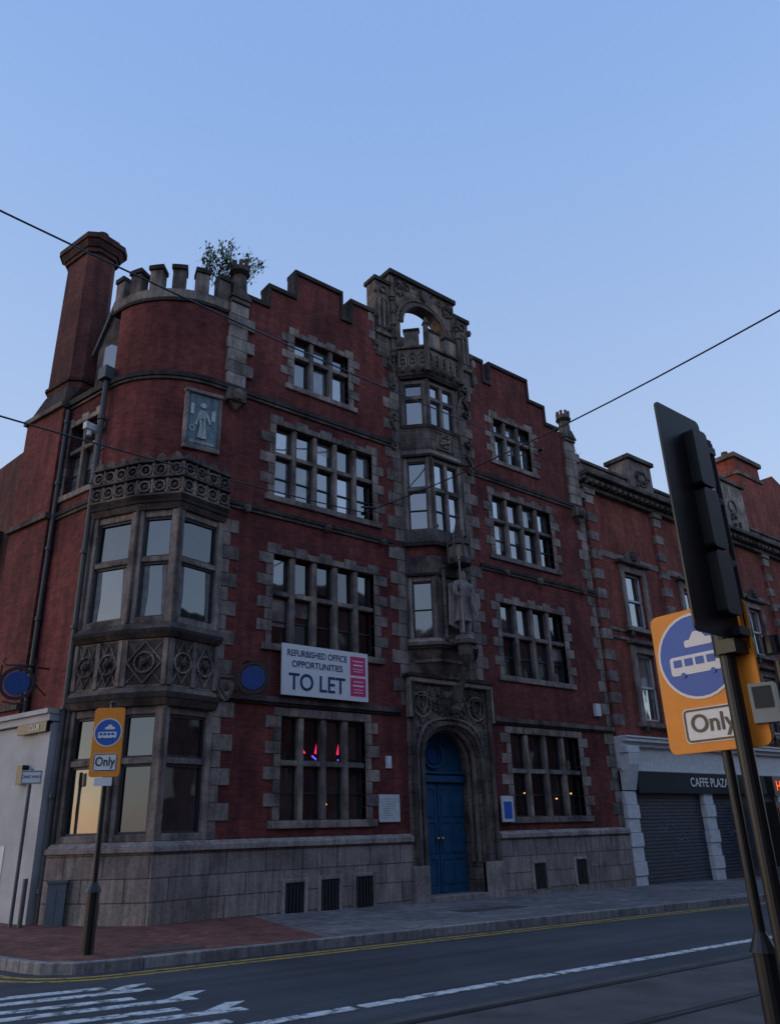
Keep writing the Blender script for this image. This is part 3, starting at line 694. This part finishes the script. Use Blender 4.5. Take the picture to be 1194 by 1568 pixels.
# shrub on the turret
shr=MB(); lv=MB(); random.seed(3)
base=Vector((-.3,.35,15.5))
for i in range(17):
    a=random.uniform(0,6.28); e=random.uniform(.1,1.0); tip=base+Vector((math.cos(a)*e*1.0,math.sin(a)*e*.8,random.uniform(1.2,2.4)*(1.1-.4*e)))
    midp=(base+tip)/2+Vector((math.cos(a)*.1,math.sin(a)*.1,.1))
    shr.cyl(base,midp,.02,.013,5); shr.cyl(midp,tip,.013,.004,5)
    for k in range(75):
        t=random.choice((random.uniform(.4,1.05),random.uniform(.8,1.05))); p=(base.lerp(midp,t*2) if t<.5 else midp.lerp(tip,(t-.5)*2))+Vector([random.gauss(0,.075) for _ in range(3)])
        d=Vector([random.gauss(0,1) for _ in range(3)]).normalized(); q=d.orthogonal().normalized()*.04; d*=random.uniform(.09,.17)
        lv.face([p,p+d*.5+q,p+d,p+d*.5-q],[(0,0)]*4,random.random())
lm,nt,bb=newmat('leaf_green'); at=N(nt,'ShaderNodeAttribute'); at.attribute_name='rnd'
L(nt,ramp(nt,at.outputs['Fac'],[(0,(.06,.09,.03)),(.7,(.11,.16,.05)),(1,(.2,.19,.07))]),bb.inputs['Base Color']); bb.inputs['Roughness'].default_value=.7
PL=empty('shrub'); lv.done('leaves',lm,PL); shr.done('stems',IRON,PL)
random.seed(11)
PL2=empty('shrub'); lv=MB()
for k in range(160):
    p=Vector((14.5+random.gauss(0,.2),.3,14.8+abs(random.gauss(0,.3)))); d=Vector([random.gauss(0,1) for _ in range(3)]).normalized()*.12; q=d.orthogonal().normalized()*.03
    lv.face([p,p+d*.5+q,p+d,p+d*.5-q],[(0,0)]*4,random.random())
lv.done('leaves',lm,PL2)

# to let sign
TL=empty('to_let_sign'); F=Fr(0,-.22,1,0)
m=MB(); m.box(F,1.3,3.88,0,.03,4.62,5.85); m.done('board',SWHITE,TL)
m=MB(); m.box(F,3.32,3.8,-.006,-.002,5.26,5.74); m.box(F,3.32,3.8,-.006,-.002,4.74,5.2); m.done('agent_panels',PINK,TL)
m=MB()
for z,w_,h_ in ((5.62,.34,.012),(5.52,.3,.018),(5.42,.34,.008),(5.36,.26,.008),(5.1,.3,.012),(5.0,.34,.018),(4.9,.28,.008),(4.83,.3,.008)): m.box(F,3.56-w_/2,3.56+w_/2,-.01,-.007,z-h_,z+h_)
m.done('agent_lettering',SWHITE,TL)
m=MB(); m.box(F,1.8,1.86,.03,.2,4.7,5.8); m.box(F,3.4,3.46,.03,.2,4.7,5.8); m.done('battens',FRAME,TL)
text('line_1','REFURBISHED OFFICE',NAVY,F,2.33,-.004,5.63,.22,TL,sx=.84,bold=.003); text('line_2','OPPORTUNITIES',NAVY,F,2.33,-.004,5.37,.22,TL,sx=.92,bold=.003); text('line_3','TO LET',NAVY,F,2.33,-.004,4.93,.56,TL,sx=.9,bold=.008)

# hanging signs
def hanging(px,py,z,n,wall):
    H=empty('hanging_sign'); F=Fr(px,py,*n)
    m=MB(); seg=24; m.prism(F,[(.27*math.cos(2*math.pi*k/seg),z+.27*math.sin(2*math.pi*k/seg)) for k in range(seg)],-.03,.03); m.done('disc',NAVYB,H)
    m=MB(); m.circ(F,0,z,.34,.07,-.03,.03,24); m.rib(F,[(-.28,z+.4),(.28,z+.4)],.03,-.02,.02); m.rib(F,[(-.28,z+.4),(-.35,z+.5),(-.28,z+.56)],.02,-.02,.02); m.rib(F,[(.28,z+.4),(.35,z+.5),(.28,z+.56)],.02,-.02,.02)
    m.rib(F,[(-.36,z-.3),(-.36,z+.4)],.03,-.02,.02); m.rib(F,[(.36,z-.3),(.36,z+.4)],.03,-.02,.02); m.rib(F,[(-.25,z-.4),(0,z-.46),(.25,z-.4)],.03,-.02,.02)
    m.cyl((px,py,z+.4),(wall[0],wall[1],z+.42),.02); m.cyl((px,py,z+.33),(wall[0],wall[1],z-.2),.015); m.done('iron_bracket',IRON,H)
    m=MB(); m.circ(F,0,z,.2,.015,-.036,-.031,20); m.rib(F,[(-.1,z-.08),(0,z+.12),(.1,z-.08)],.02,-.036,-.031); m.done('emblem',LEAD,H)
hanging(.42,-.45,4.88,(.75,-.55),(.42,0)); hanging(-3.85,2.55,4.85,(.9,-.4),(-3.15,2.75))

# white rendered ground floor on the side street
WB=empty('white_rendered_building')
m=MB(); m.box(FL,-16,-1.82,-.3,-.05,-1,3.95); m.box(FL,-16,-1.8,-.42,.0,3.97,4.12); m.box(FL,-16,-1.78,-.5,.1,4.12,4.22); m.box(FL,-2.3,-1.82,-.34,-.3,-1,3.9);m.done('rendered_wall',WHITE,WB)
m=MB(); m.box(FL,-2.75,-2.55,-.45,-.3,2.7,3.1); m.box(FL,-3.0,-1.85,-.44,-.36,3.75,3.96); m.done('wall_light',IRON,WB)
text('fascia_text','CLUB',SWHITE,FL,-2.3,-.45,3.85,.16,WB)
m=MB(); m.box(FL,-3.35,-3.05,-.315,-.302,.7,1.5);m.done('poster',WHITEP,WB)
TB=empty('terrace_building')
m=MB(); m.box(FL,-26,-7.2,0,6,4,9.6); m.done('walls',BRICK3,TB)
m=MB(); m.box(FL,-26,-7.1,-.1,6.1,9.6,9.9); m.box(FL,-26,-7.1,-.08,.1,7.6,7.75); m.done('copings',COPING,TB)
m=MB(); g=MB(); f_=MB()
for u in (-9,-11.5,-14): m.box(FL,u-.6,u+.6,-.05,.02,5.0,7.2); pane(g,FL,u-.5,u+.5,5.1,7.1,-.06); f_.rib(FL,[(u-.5,5.1),(u+.5,5.1),(u+.5,7.1),(u-.5,7.1)],.08,-.09,-.062,True); f_.rib(FL,[(u-.5,6.1),(u+.5,6.1)],.06,-.09,-.062)
m.done('surrounds',STONED,TB); g.done('glass',GLASSL,TB); f_.done('frames',FRAMEW,TB)

# ------------------------------------------------------------------ shop terrace right
S=empty('shop_building'); br=MB(); st2=MB(); cp2=MB(); g2=MB(); fw=MB(); wp=MB(); sh=MB(); fa=MB(); pd=MB()
FB=Fr(0,.05,1,0); X0,X1=14.3,56
bays=[16.9,20.9,24.3,26.1,29.6,31.4,35,37,41,45,49]
ops=[]
for c_ in bays:
    ops+=[(c_-.58,c_+.58,8.35,10.45),(c_-.58,c_+.58,4.95,7.35)]
wallgrid(br,FB,X0,X1,4.0,13.4,ops)
for o_ in ops:
    u0,u1,z0,z1=o_
    pane(g2,FB,u0,u1,z0,(z0+z1)/2,.2); pane(g2,FB,u0,u1,(z0+z1)/2,z1,.2)
    for q in ((u0,u0+.07,z0,z1),(u1-.07,u1,z0,z1),(u0,u1,z0,z0+.08),(u0,u1,z1-.08,z1),(u0,u1,(z0+z1)/2-.04,(z0+z1)/2+.04)): fw.box(FB,q[0]+.001,q[1]-.001,.12,.18,q[2]+.001,q[3]-.001)
    st2.box(FB,u0-.25,u0-.002,-.08,.1,z0-.1,z1+.3); st2.box(FB,u1+.002,u1+.25,-.08,.1,z0-.1,z1+.3); st2.box(FB,u0-.248,u1+.248,-.06,.1,z1+.002,z1+.29)
    st2.box(FB,u0-.4,u1+.4,-.2,.1,z0-.24,z0-.1); cp2.box(FB,u0-.4,u1+.4,-.24,.05,z1+.3,z1+.42)
    c_=(u0+u1)/2
    if z0>8: pd.prism(FB,[(c_-.5,z1+.42),(c_+.5,z1+.42),(c_+.35,z1+.7),(c_,z1+.95),(c_-.35,z1+.7)],-.15,.02); pd.blob(FB.p(c_,-.18,z1+.66),.2,.14,.24)
    for s in (-1,1): pd.blob(FB.p(c_+s*.7,-.12,z0-.35),.1,.1,.14)
for z in (7.75,8.05): st2.box(FB,X0,X1,-.05,.02,z,z+.12)
st2.box(FB,X0,X1,-.04,.02,10.85,11.1)
for u in (14.4,18.8,22.7,27.8,33.2,38.9,43,47):
    n=24
    for i in range(n):
        z=4.3+i*.37
        (st2 if i%2 else br).box(FB,u,u+.52,-.12-(.03 if i%2 else 0),.02,z,z+.362)
    st2.box(FB,u-.05,u+.57,-.2,.02,13.2,13.45)
cp2.box(FB,X0,X1,-.2,.05,13.4,13.55); cp2.box(FB,X0-.1,X1,-.55,.05,13.85,14.02); cp2.box(FB,X0-.05,X1,-.35,.05,13.7,13.85)
u=X0+.1
while u<40: cp2.box(FB,u,u+.14,-.46,-.2,13.55,13.7); u+=.36
st2.box(FB,X0,X1,.1,.5,14.02,14.65,.2); cp2.box(FB,X0-.05,X1,.02,.58,14.65,14.78)
for a,b,t in ((17.7,19.3,15.6),(24.6,27.2,16.6),(33,35,15.8)):
    st2.box(FB,a,b,-.1,.9,14.02,t); cp2.box(FB,a-.12,b+.12,-.22,1,t,t+.18); cp2.box(FB,a+.2,b-.2,0,.8,t+.18,t+.35); pd.circ(FB,(a+b)/2,(14.1+t)/2,.35,.07,-.16,-.1); 
    for k in range(10): pd.blob(FB.p((a+b)/2+random.uniform(-.5,.5),-.12,14.8+random.uniform(-.4,.4)),.1)
# shopfront
wp.box(FB,X0,X1,-.2,.0,3.22,3.98); wp.box(FB,X0,X1,-.35,.0,3.98,4.12); wp.box(FB,X0,X1,-.5,.0,4.12,4.24); wp.box(FB,X0,X1,-.55,0,4.24,4.3); wp.box(FB,X0,X1,-.24,.0,3.2,3.28)
fa.box(FB,15.02,X1,-.26,.0,2.52,3.2)
for u in (14.32,18.95,24.4,30,36):
    for i in range(9): wp.box(FB,u+(.0 if i%2 else .02),u+.64-(.0 if i%2 else .02),-.22+(0 if i%2 else .04),0,-1.2+i*.42,-1.2+(i+1)*.42-.012)
    if u<15:
        wp.prism(Fr(u+.33,.05,0,1),[(-.22,2.6),(-.05,2.6),(-.05,3.75),(-.5,3.75),(-.46,3.4)],-.28,.28); wp.box(FB,u-.03,u+.69,-.5,0,3.76,3.98)
for a,b in ((15.0,18.93),(19.62,24.38),(25.1,29.9),(30.8,35.8)):
    z=-.6
    while z<2.5: sh.box(FB,a,b,-.02,.05,z,z+.085,.5); sh.box(FB,a,b,.01,.05,z+.085,z+.11,.5); z+=.11
gf=MB()
def scrawl(u,z,s,n):
    pts=[(u,z)]
    for k in range(n): pts.append((pts[-1][0]+random.uniform(.03,.16)*s,z+random.uniform(-.22,.22)*s))
    gf.rib(FB,pts,.025,-.028,-.0215)
for u,z,s,n in ((16.2,1.5,1,9),(17.2,1.1,1.3,7),(16.6,.6,.8,8),(20.4,1.3,1.3,9),(21.6,.8,1,7)): scrawl(u,z,s,n)
gf.done('graffiti',plain('spray_paint',(.15,.17,.22),.7),S)
br.box(FB,X0+.01,X1,.3,9,-1,14.0,.5)
br.done('brick_walls',BRICK2,S); st2.done('stone_dressings',STONE,S,bevel=.012); cp2.done('cornice',STONED,S,bevel=.012); pd.done('carved_pediments',STONED,S)
g2.done('window_glass',GLASS,S); fw.done('sash_frames',FRAMEW,S); wp.done('white_shopfront',WHITEP,S,bevel=.01); sh.done('roller_shutters',SHUT,S); fa.done('shop_fascia',FASCIA,S)
text('fascia_lettering','CAFFE PLAZA',SWHITE,FB,19.4,-.275,2.88,.42,S,bold=.006,sx=1.0)
m=MB(); m.box(FB,22.2,23.6,-1.2,-.9,2.4,3.1); m.box(FB,22.2,23.2,-1.15,-.3,0,2.2); m.done('projecting_sign_box',IRON,S)
text('led_text','HOT',emis('led_red',(1,.1,.01),1.6),FB,22.9,-1.22,2.75,.5,S)
m=MB(); m.box(FB,22.3,23.1,-1.17,-1.16,.2,2.0); m.done('red_poster',plain('red_poster_paint',(.45,.02,.02),.5),S)
# far gable building with chimney
G=empty('gable_building'); m=MB(); m.prism(Fr(0,2,1,0),[(29.5,0),(44,0),(44,17.5),(36,20.5),(31.5,18.6),(29.5,16)],0,8,.5); m.box(Fr(0,2,1,0),31,33.6,-.3,1.2,15,20.2,.5); m.done('walls',BRICK2,G)
m=MB(); m.box(Fr(0,2,1,0),30.8,33.8,-.45,1.35,20.2,20.45); m.box(Fr(0,2,1,0),30.9,33.7,-.4,1.3,19.2,19.4)
for k in range(3): m.cyl((31.5+k*.8,2.4,20.45),(31.5+k*.8,2.4,20.9),.22,.18)
m.done('chimney_caps',STONED,G)

# ------------------------------------------------------------------ ground
gm,nt,b=newmat('asphalt'); tc=N(nt,'ShaderNodeTexCoord'); ob=tc.outputs['Object']
c_=ramp(nt,noise(nt,ob,60,3),[(.3,(.028,.03,.038)),(.7,(.078,.082,.094))]); c_=mix(nt,c_,ramp(nt,noise(nt,ob,.35,6),[(.35,(.65,.66,.7)),(.65,(1.25,1.22,1.2))]),1.0,'MULTIPLY')
c_=mix(nt,c_,ramp(nt,noise(nt,mapping(nt,ob,(.12,2.5,1)),1.2,5),[(.35,(.7,.7,.74)),(.6,(1.15,1.15,1.12))]),.9,'MULTIPLY')
L(nt,c_,b.inputs['Base Color']); b.inputs['Roughness'].default_value=.75; bump(nt,b,noise(nt,ob,90,2),.5,.01)
PAVE=brickmat('concrete_flags',(.25,.24,.245),(.18,.175,.18),(.09,.09,.09),.9,.6,.012,.85,.35)
PAVER=brickmat('red_block_paving',(.30,.12,.09),(.2,.085,.068),(.09,.055,.05),.2,.1,.008,.85,.35)
KERB=stonemat('kerb_stone',(.33,.31,.305),(.2,.19,.19),.4,.2)
GR=MB()
xs=[-400,-15,60,400]
for i in range(3):
    GR.face([(xs[i],-400,-.13),(xs[i+1],-400,-.13),(xs[i+1],400,-.13),(xs[i],400,-.13)],[(xs[i],-400),(xs[i+1],-400),(xs[i+1],400),(xs[i],400)])
GR.done('road',gm,tilt=1)
cor=[(-4.0+.85*math.cos(rad(a)),-3.95+.85*math.sin(rad(a))) for a in (-165,-150,-135,-120,-105,-92)]
dL=(-.25,.968)
kp=[(-4.82+dL[0]*19-.0,-3.73+dL[1]*19),(-4.82+dL[0]*2,-3.73+dL[1]*2)]+cor+[(0,-4.85),(6,-4.95),(30,-5.4),(60,-5.9)]
k_=offs(kp,-.14)
m=MB(); P_=k_+[(60,8),(-9,15)]
m.v+=[(x_,y_,0.0) for x_,y_ in P_]; m.quadface(range(len(P_)),[(x_,y_) for x_,y_ in P_],.5)
m.done('pavement',PAVE,tilt=1)
m=MB()
Q=[k_[0],k_[1]]+k_[2:8]+[(-.45,-4.7),(.9,.3),(-6.5,13)]
m.v+=[(x_,y_,.004) for x_,y_ in Q]; m.quadface(range(len(Q)),[(x_,y_) for x_,y_ in Q],.5); m.done('red_paving',PAVER,tilt=1)
m=MB(); 
tot=sum(math.hypot(kp[i+1][0]-kp[i][0],kp[i+1][1]-kp[i][1]) for i in range(len(kp)-1)); s_=0
while s_<tot-1: m.sweep(subpath(kp,s_+.004,s_+.91,2),-.14,0,-.3,.009); s_+=.914
m.done('kerb',KERB,tilt=1,bevel=.012)
wl,nt,b=newmat('worn_white_marking'); tc=N(nt,'ShaderNodeTexCoord')
n_=noise(nt,tc.outputs['Object'],7,8,.7); L(nt,mix(nt,(.11,.11,.115),(.66,.66,.66),ramp(nt,n_,[(.40,(0,0,0)),(.52,(1,1,1))])),b.inputs['Base Color']); b.inputs['Roughness'].default_value=.7
yl,nt,b=newmat('worn_yellow_marking'); tc=N(nt,'ShaderNodeTexCoord')
n_=noise(nt,tc.outputs['Object'],8,8,.7); L(nt,mix(nt,(.12,.10,.07),(.50,.31,.05),ramp(nt,n_,[(.37,(0,0,0)),(.52,(1,1,1))])),b.inputs['Base Color']); b.inputs['Roughness'].default_value=.7
m=MB()
for o_ in (.25,.48): m.sweep(kp,o_,o_+.09,-.1295,-.124)
m.done('double_yellow_lines',yl,tilt=1)
m=MB()
x_=-12
while x_<40: m.box(F0,x_,x_+2.9,-9.1,-8.93,-.1295,-.124); x_+=3.0
for i,(a,yy) in enumerate([(-6.6,-5.75),(-6.2,-6.2),(-6.6,-6.65),(-6.1,-7.1),(-6.5,-7.55),(-6.0,-8.0),(-6.4,-8.45)]):
    m.hexa([(a,yy-.1,-.1295),(a+2.1,yy-.35,-.1295),(a+2.1,yy-.35,-.124),(a,yy-.1,-.124),(a,yy+.08,-.1295),(a+2.1,yy-.17,-.1295),(a+2.1,yy-.17,-.124),(a,yy+.08,-.124)])
for a,yy in ((-4.0,-6.05),(-3.7,-7.0),(-3.7,-7.9)):
    m.hexa([(a-.55,yy-.42,-.1295),(a,yy,-.1295),(a,yy,-.1237),(a-.55,yy-.42,-.1237),(a-.75,yy-.36,-.1295),(a-.2,yy+.06,-.1295),(a-.2,yy+.06,-.1237),(a-.75,yy-.36,-.1237)])
m.done('road_markings',wl,tilt=1)
TR=plain('track_slab',(.092,.082,.08),.85,var=.45,scale=2)
m=MB(); m.box(F0,-15,60,-14.2,-9.7,-.1295,-.1255); m.done('tram_track_bed',TR,tilt=1)
m=MB()
for yy in (-10.0,-11.43): m.box(F0,-15,60,yy,yy+.13,-.125,-.121)
m.done('tram_rail_grooves',plain('rail_groove',(.015,.015,.017),.6),tilt=1)
m=MB()
for yy in (-10.0,-11.43): m.box(F0,-15,60,yy+.03,yy+.085,-.1205,-.118)
m.done('tram_rails',plain('worn_steel',(.25,.24,.23),.3,.9),tilt=1)
m=MB(); m.box(F0,4.3,6.2,-3.0,-2.4,.003,.006); m.box(F0,-3.4,-2.4,-4.4,-4.0,.006,.01); m.done('access_cover',plain('cover_iron',(.08,.075,.07),.6),tilt=1)

# ------------------------------------------------------------------ signs
def rrect(u0,u1,z0,z1,r,n=4):
    pts=[]
    for cx,cz,a0 in ((u1-r,z0+r,-90),(u1-r,z1-r,0),(u0+r,z1-r,90),(u0+r,z0+r,180)):
        for k in range(n+1): a=rad(a0+90*k/n); pts.append((cx+r*math.cos(a),cz+r*math.sin(a)))
    return pts
def disc(u,z,R,n=32): return [(u+R*math.cos(2*math.pi*k/n),z+R*math.sin(2*math.pi*k/n)) for k in range(n)]
def ring(m,F,u,z,R,w,d0,d1): m.circ(F,u,z,R,w,d0,d1,32)
def tramicon(m,F,u,z,s,d,bl):
    z-=.12*s
    m.prism(F,rrect(u-.72*s,u+.66*s,z-.30*s,z+.16*s,.08*s),d-.003,d)
    for k in range(4): bl.prism(F,rrect(u+(-.62+k*.3)*s,u+(-.62+k*.3+.22)*s,z-.1*s,z+.08*s,.02*s),d-.006,d-.0035)
    m.prism(F,rrect(u-.25*s,u+.5*s,z+.34*s,z+.52*s,.06*s),d-.003,d); m.prism(F,[(u-.1*s,z+.52*s),(u+.35*s,z+.52*s),(u+.22*s,z+.7*s),(u+.03*s,z+.7*s)],d-.003,d)
    bl.prism(F,disc(u-.4*s,z-.31*s,.07*s,10),d-.006,d-.0035); bl.prism(F,disc(u+.4*s,z-.31*s,.07*s,10),d-.006,d-.0035)
def busonly(F,u,z0,z1,w,R,zc,plate,par,uc=0,tsx=1):
    o=MB(); o.prism(F,rrect(uc-w/2,uc+w/2,z0,z1,.05),0,.02); o.done('sign_panel',ORANGE,par,bevel=.002)
    a=MB(); ring(a,F,u,zc,R+.004,.016,-.005,-.001); px0,px1,pz0,pz1=plate; a.prism(F,rrect(px0,px1,pz0,pz1,.03),-.005,-.001)
    bl=MB(); bl.prism(F,disc(u,zc,R-.006),-.006,-.001); bl2=MB(); tramicon(a,F,u,zc,R,-.0065,bl2)
    a.done('white_symbols',SWHITE,par); bl.done('blue_disc',BLUE,par); bl2.done('symbol_windows',BLUE,par)
    k=MB(); k.rib(F,rrect(px0+.012,px1-.012,pz0+.012,pz1-.012,.022),.012,-.008,-.0055,True); k.done('plate_border',SBLACK,par)
    h=pz1-pz0; text('only_text','Only',SBLACK,F,(px0+px1)/2,-.008,(pz0+pz1)/2+.005,h*.72,par,bold=.002,sx=tsx)
    bk=MB(); bk.box(F,uc-w/2+.02,uc+w/2-.02,.022,.05,z1-.15,z1-.1); bk.box(F,uc-w/2+.02,uc+w/2-.02,.022,.05,z0+.1,z0+.15); bk.done('sign_rails',IRON,par)
LS=empty('traffic_sign'); F=Fr(-4.02,-3.95,.8,-.6)
busonly(F,.0,2.42,3.44,.46,.2,3.07,(-.18,.18,2.5,2.76),LS,tsx=.8)
m=MB(); m.cyl((-3.97,-3.9,-.2),(-3.97,-3.9,3.5),.042); m.cyl((-3.97,-3.9,-.2),(-3.97,-3.9,.85),.085); m.cyl((-3.97,-3.9,.85),(-3.97,-3.9,.98),.11,.05); m.cyl((-3.97,-3.9,-.2),(-3.97,-3.9,.1),.11,.09); m.blob((-3.97,-3.9,3.52),.05); m.done('post',IRON,LS)
m=MB(); m.box(F,-.12,.14,-.04,-.02,2.29,2.41); m.done('direction_plate',SWHITE,LS)
RS=empty('traffic_sign'); F=Fr(-3.9,-13.74,-.02,-1)
busonly(F,0,1.90,2.77,.66,.255,2.475,(-.16,.225,1.955,2.16),RS,uc=.04)
m=MB(); bx,by=-3.84,-13.79; m.cyl((bx,by,-.3),(bx,by,2.8),.03,seg=16); m.cyl((bx,by,-.3),(bx,by,.85),.06,seg=16); m.cyl((bx,by,.85),(bx,by,.95),.075,.03,seg=16); m.done('post',IRON,RS)
# traffic light seen from behind
TF=empty('traffic_light'); F=Fr(-4.42,-14.06,1,0)
m=MB(); m.prism(F,rrect(0,.5,2.5,3.97,.04),0,.012)
for k in range(3):
    z=2.82+k*.41; m.prism(F,rrect(.27,.43,z-.195,z+.195,.03),-.07,-.002); m.box(F,.43,.48,-.06,-.02,z+.12,z+.16)
    c0=F.p(.31,.012,z); m.cyl(c0,(c0[0],c0[1]+.06,c0[2]-.01),.11,.11,16,caps=False)
m.cyl(F.p(.53,-.03,2.45),F.p(.53,-.03,3.8),.018,seg=12)
m.box(F,.40,.55,-.05,-.0,2.52,2.57); m.box(F,.40,.55,-.05,-.0,3.72,3.77)
m.cyl((-3.98,-13.98,-.3),(-3.98,-13.98,2.6),.045,seg=16); m.cyl((-3.98,-13.98,2.42),(-3.98,-13.98,2.6),.07,seg=16); m.box(F,.36,.6,-.02,.1,2.42,2.5)
m.done('signal_head_and_pole',IRON,TF)
m=MB()
for k in range(3): z=2.82+k*.41; m.box(F,.435,.475,-.071,-.066,z+.125,z+.155)
m.done('hinge_clips',LEAD,TF)
m=MB(); F2=Fr(-3.94,-14.02,.3,-.95); m.box(F2,.03,.17,-.05,.05,2.02,2.24); m.done('push_button_box',plain('grey_box',(.3,.31,.29),.5),TF)
m=MB(); m.box(F2,.05,.15,-.056,-.051,2.1,2.22); m.done('symbol_panel',SBLACK,TF)
m=MB(); m.cyl(F2.p(.22,.0,1.95),F2.p(.22,.0,2.35),.035); m.cyl(F2.p(.2,0,2.4),F2.p(.2,0,2.5),.05); m.done('button_bracket',IRON,TF)
PS=empty('street_sign'); m=MB(); m.cyl((-3.58,1.45,-.1),(-3.58,1.45,2.95),.035); m.cyl((-3.48,1.2,-.1),(-3.48,1.2,.9),.045); m.done('post',plain('grey_post',(.10,.11,.12),.5),PS)
m=MB(); m.box(Fr(-3.58,1.4,.9,-.4),-.2,.2,-.03,0,2.65,2.92); m.done('plate',SWHITE,PS)
m=MB(); m.rib(Fr(-3.58,1.4,.9,-.4),[(-.18,2.67),(.18,2.67),(.18,2.9),(-.18,2.9)],.015,-.035,-.031,True); m.done('plate_border',SBLACK,PS)
text('plate_text','ONE WAY',SBLACK,Fr(-3.58,1.4,.9,-.4),0,-.033,2.79,.08,PS)
UC=empty('utility_cabinet'); m=MB(); F=Fr(-2.98,.85,.9,-.4); m.box(F,-.17,.17,0,.25,-.2,.8); m.box(F,-.19,.19,-.02,.27,.8,.85); m.box(F,-.02,.0,-.01,0,.1,.7); m.done('cabinet',plain('cabinet_grey',(.13,.16,.18),.5),UC)

# ------------------------------------------------------------------ wires
def wire(a,b,sag,r=.014,n=14):
    a=Vector(a);b=Vector(b); m=MB(); pr=a
    for i in range(1,n+1):
        t=i/n; p=a.lerp(b,t)-Vector((0,0,sag*4*t*(1-t))); m.cyl(pr,p,r,seg=5); pr=p
    return m
def ext(a,b,k): a=Vector(a);b=Vector(b); return b+(a-b)*k
W=empty('overhead_wire')
def ry(az,d): return Vector((-8.437+az[0]*d,-16.304+az[1]*d,1.5+az[2]*d))
wire(ext(ry((.122,.993,.844),12),(12.1,-.1,14.3),1.25),(12.1,-.1,14.3),.35,.02).done('wire_1',IRON,W)
wire(ext(ry((.170,.985,.514),13),(3.95,-.1,9.9),1.3),(3.95,-.1,9.9),.12,.018).done('wire_2',IRON,W)
wire(ext(ry((.945,.326,.641),12),(3.95,-.1,9.9),1.25),(3.95,-.1,9.9),.35,.016).done('wire_3',IRON,W)
m=MB(); m.cyl((3.95,0,9.9),(3.95,-.25,9.9),.05); m.cyl((12.1,0,14.3),(12.1,-.2,14.3),.05); m.cyl((3.7,-.3,9.95),(4.2,-.3,10.05),.03); m.done('wall_rosettes',IRON,W)

# opposite side of the street (seen in the window reflections)
O=empty('opposite_building'); m=MB(); FO=Fr(60,-27,-1,0); m.box(FO,0,95,0,8,-1,17,.5); m.done('walls',BRICK3,O)
m=MB(); g=MB()
for i in range(24):
    for z in (4.5,8.5,12.5): m.box(FO,2+i*3.8,3.6+i*3.8,-.05,.0,z,z+2.2); g.face([FO.p(2.15+i*3.8,-.06,z+.1),FO.p(3.45+i*3.8,-.06,z+.1),FO.p(3.45+i*3.8,-.06,z+2.1),FO.p(2.15+i*3.8,-.06,z+2.1)])
m.box(FO,0,95,-.3,0,16.6,17.2); m.done('dressings',STONED,O); g.done('glass',GLASSL,O)

# ------------------------------------------------------------------ light
w=bpy.data.worlds.new('World'); scene.world=w; w.use_nodes=True; nt=w.node_tree
sk=N(nt,'ShaderNodeTexSky'); sk.sky_type='NISHITA'; sk.sun_disc=False
EL,ROT=rad(6),rad(305)
sk.sun_elevation=EL; sk.sun_rotation=ROT; sk.air_density=1; sk.dust_density=1.0; sk.ozone_density=2.0
bg=nt.nodes['Background']; L(nt,sk.outputs[0],bg.inputs[0]); bg.inputs[1].default_value=.13
tc=N(nt,'ShaderNodeTexCoord'); sx_=N(nt,'ShaderNodeSeparateXYZ'); L(nt,tc.outputs['Generated'],sx_.inputs[0])
gc=ramp(nt,sx_.outputs[2],[(0,(.43,.43,.53)),(.3,(.37,.43,.59)),(.8,(.21,.35,.66))])
b2=N(nt,'ShaderNodeBackground'); L(nt,gc,b2.inputs[0]); b2.inputs[1].default_value=1
ads=N(nt,'ShaderNodeAddShader'); L(nt,bg.outputs[0],ads.inputs[0]); L(nt,b2.outputs[0],ads.inputs[1]); L(nt,ads.outputs[0],nt.nodes['World Output'].inputs[0])
sd=bpy.data.lights.new('sun','SUN'); sd.energy=.04; sd.angle=rad(8); sd.color=(1,.85,.7)
so=bpy.data.objects.new('sun',sd); col.objects.link(so)
dv=Vector((math.sin(ROT)*math.cos(EL),math.cos(ROT)*math.cos(EL),math.sin(EL)))
so.rotation_euler=(dv).to_track_quat('Z','Y').to_euler()
# ------------------------------------------------------------------ camera
cd=bpy.data.cameras.new('camera'); cam=bpy.data.objects.new('camera',cd); col.objects.link(cam)
cd.sensor_fit='VERTICAL'; cd.sensor_height=36; cd.lens=1196/1568*36; cd.clip_end=2000; cd.clip_start=.05
r_=Vector((.7796,-.6256,-.0287)); u_=Vector((-.218,-.3139,.9241)); f2=Vector((.5871,.7142,.3811))
M=Matrix.Identity(4)
for i in range(3): M[i][0]=r_[i]; M[i][1]=u_[i]; M[i][2]=-f2[i]
M[0][3],M[1][3],M[2][3]=-8.437,-16.304,1.5
cam.matrix_world=M; scene.camera=cam
scene.view_settings.view_transform='Standard'; scene.view_settings.look='None'; scene.view_settings.exposure=0
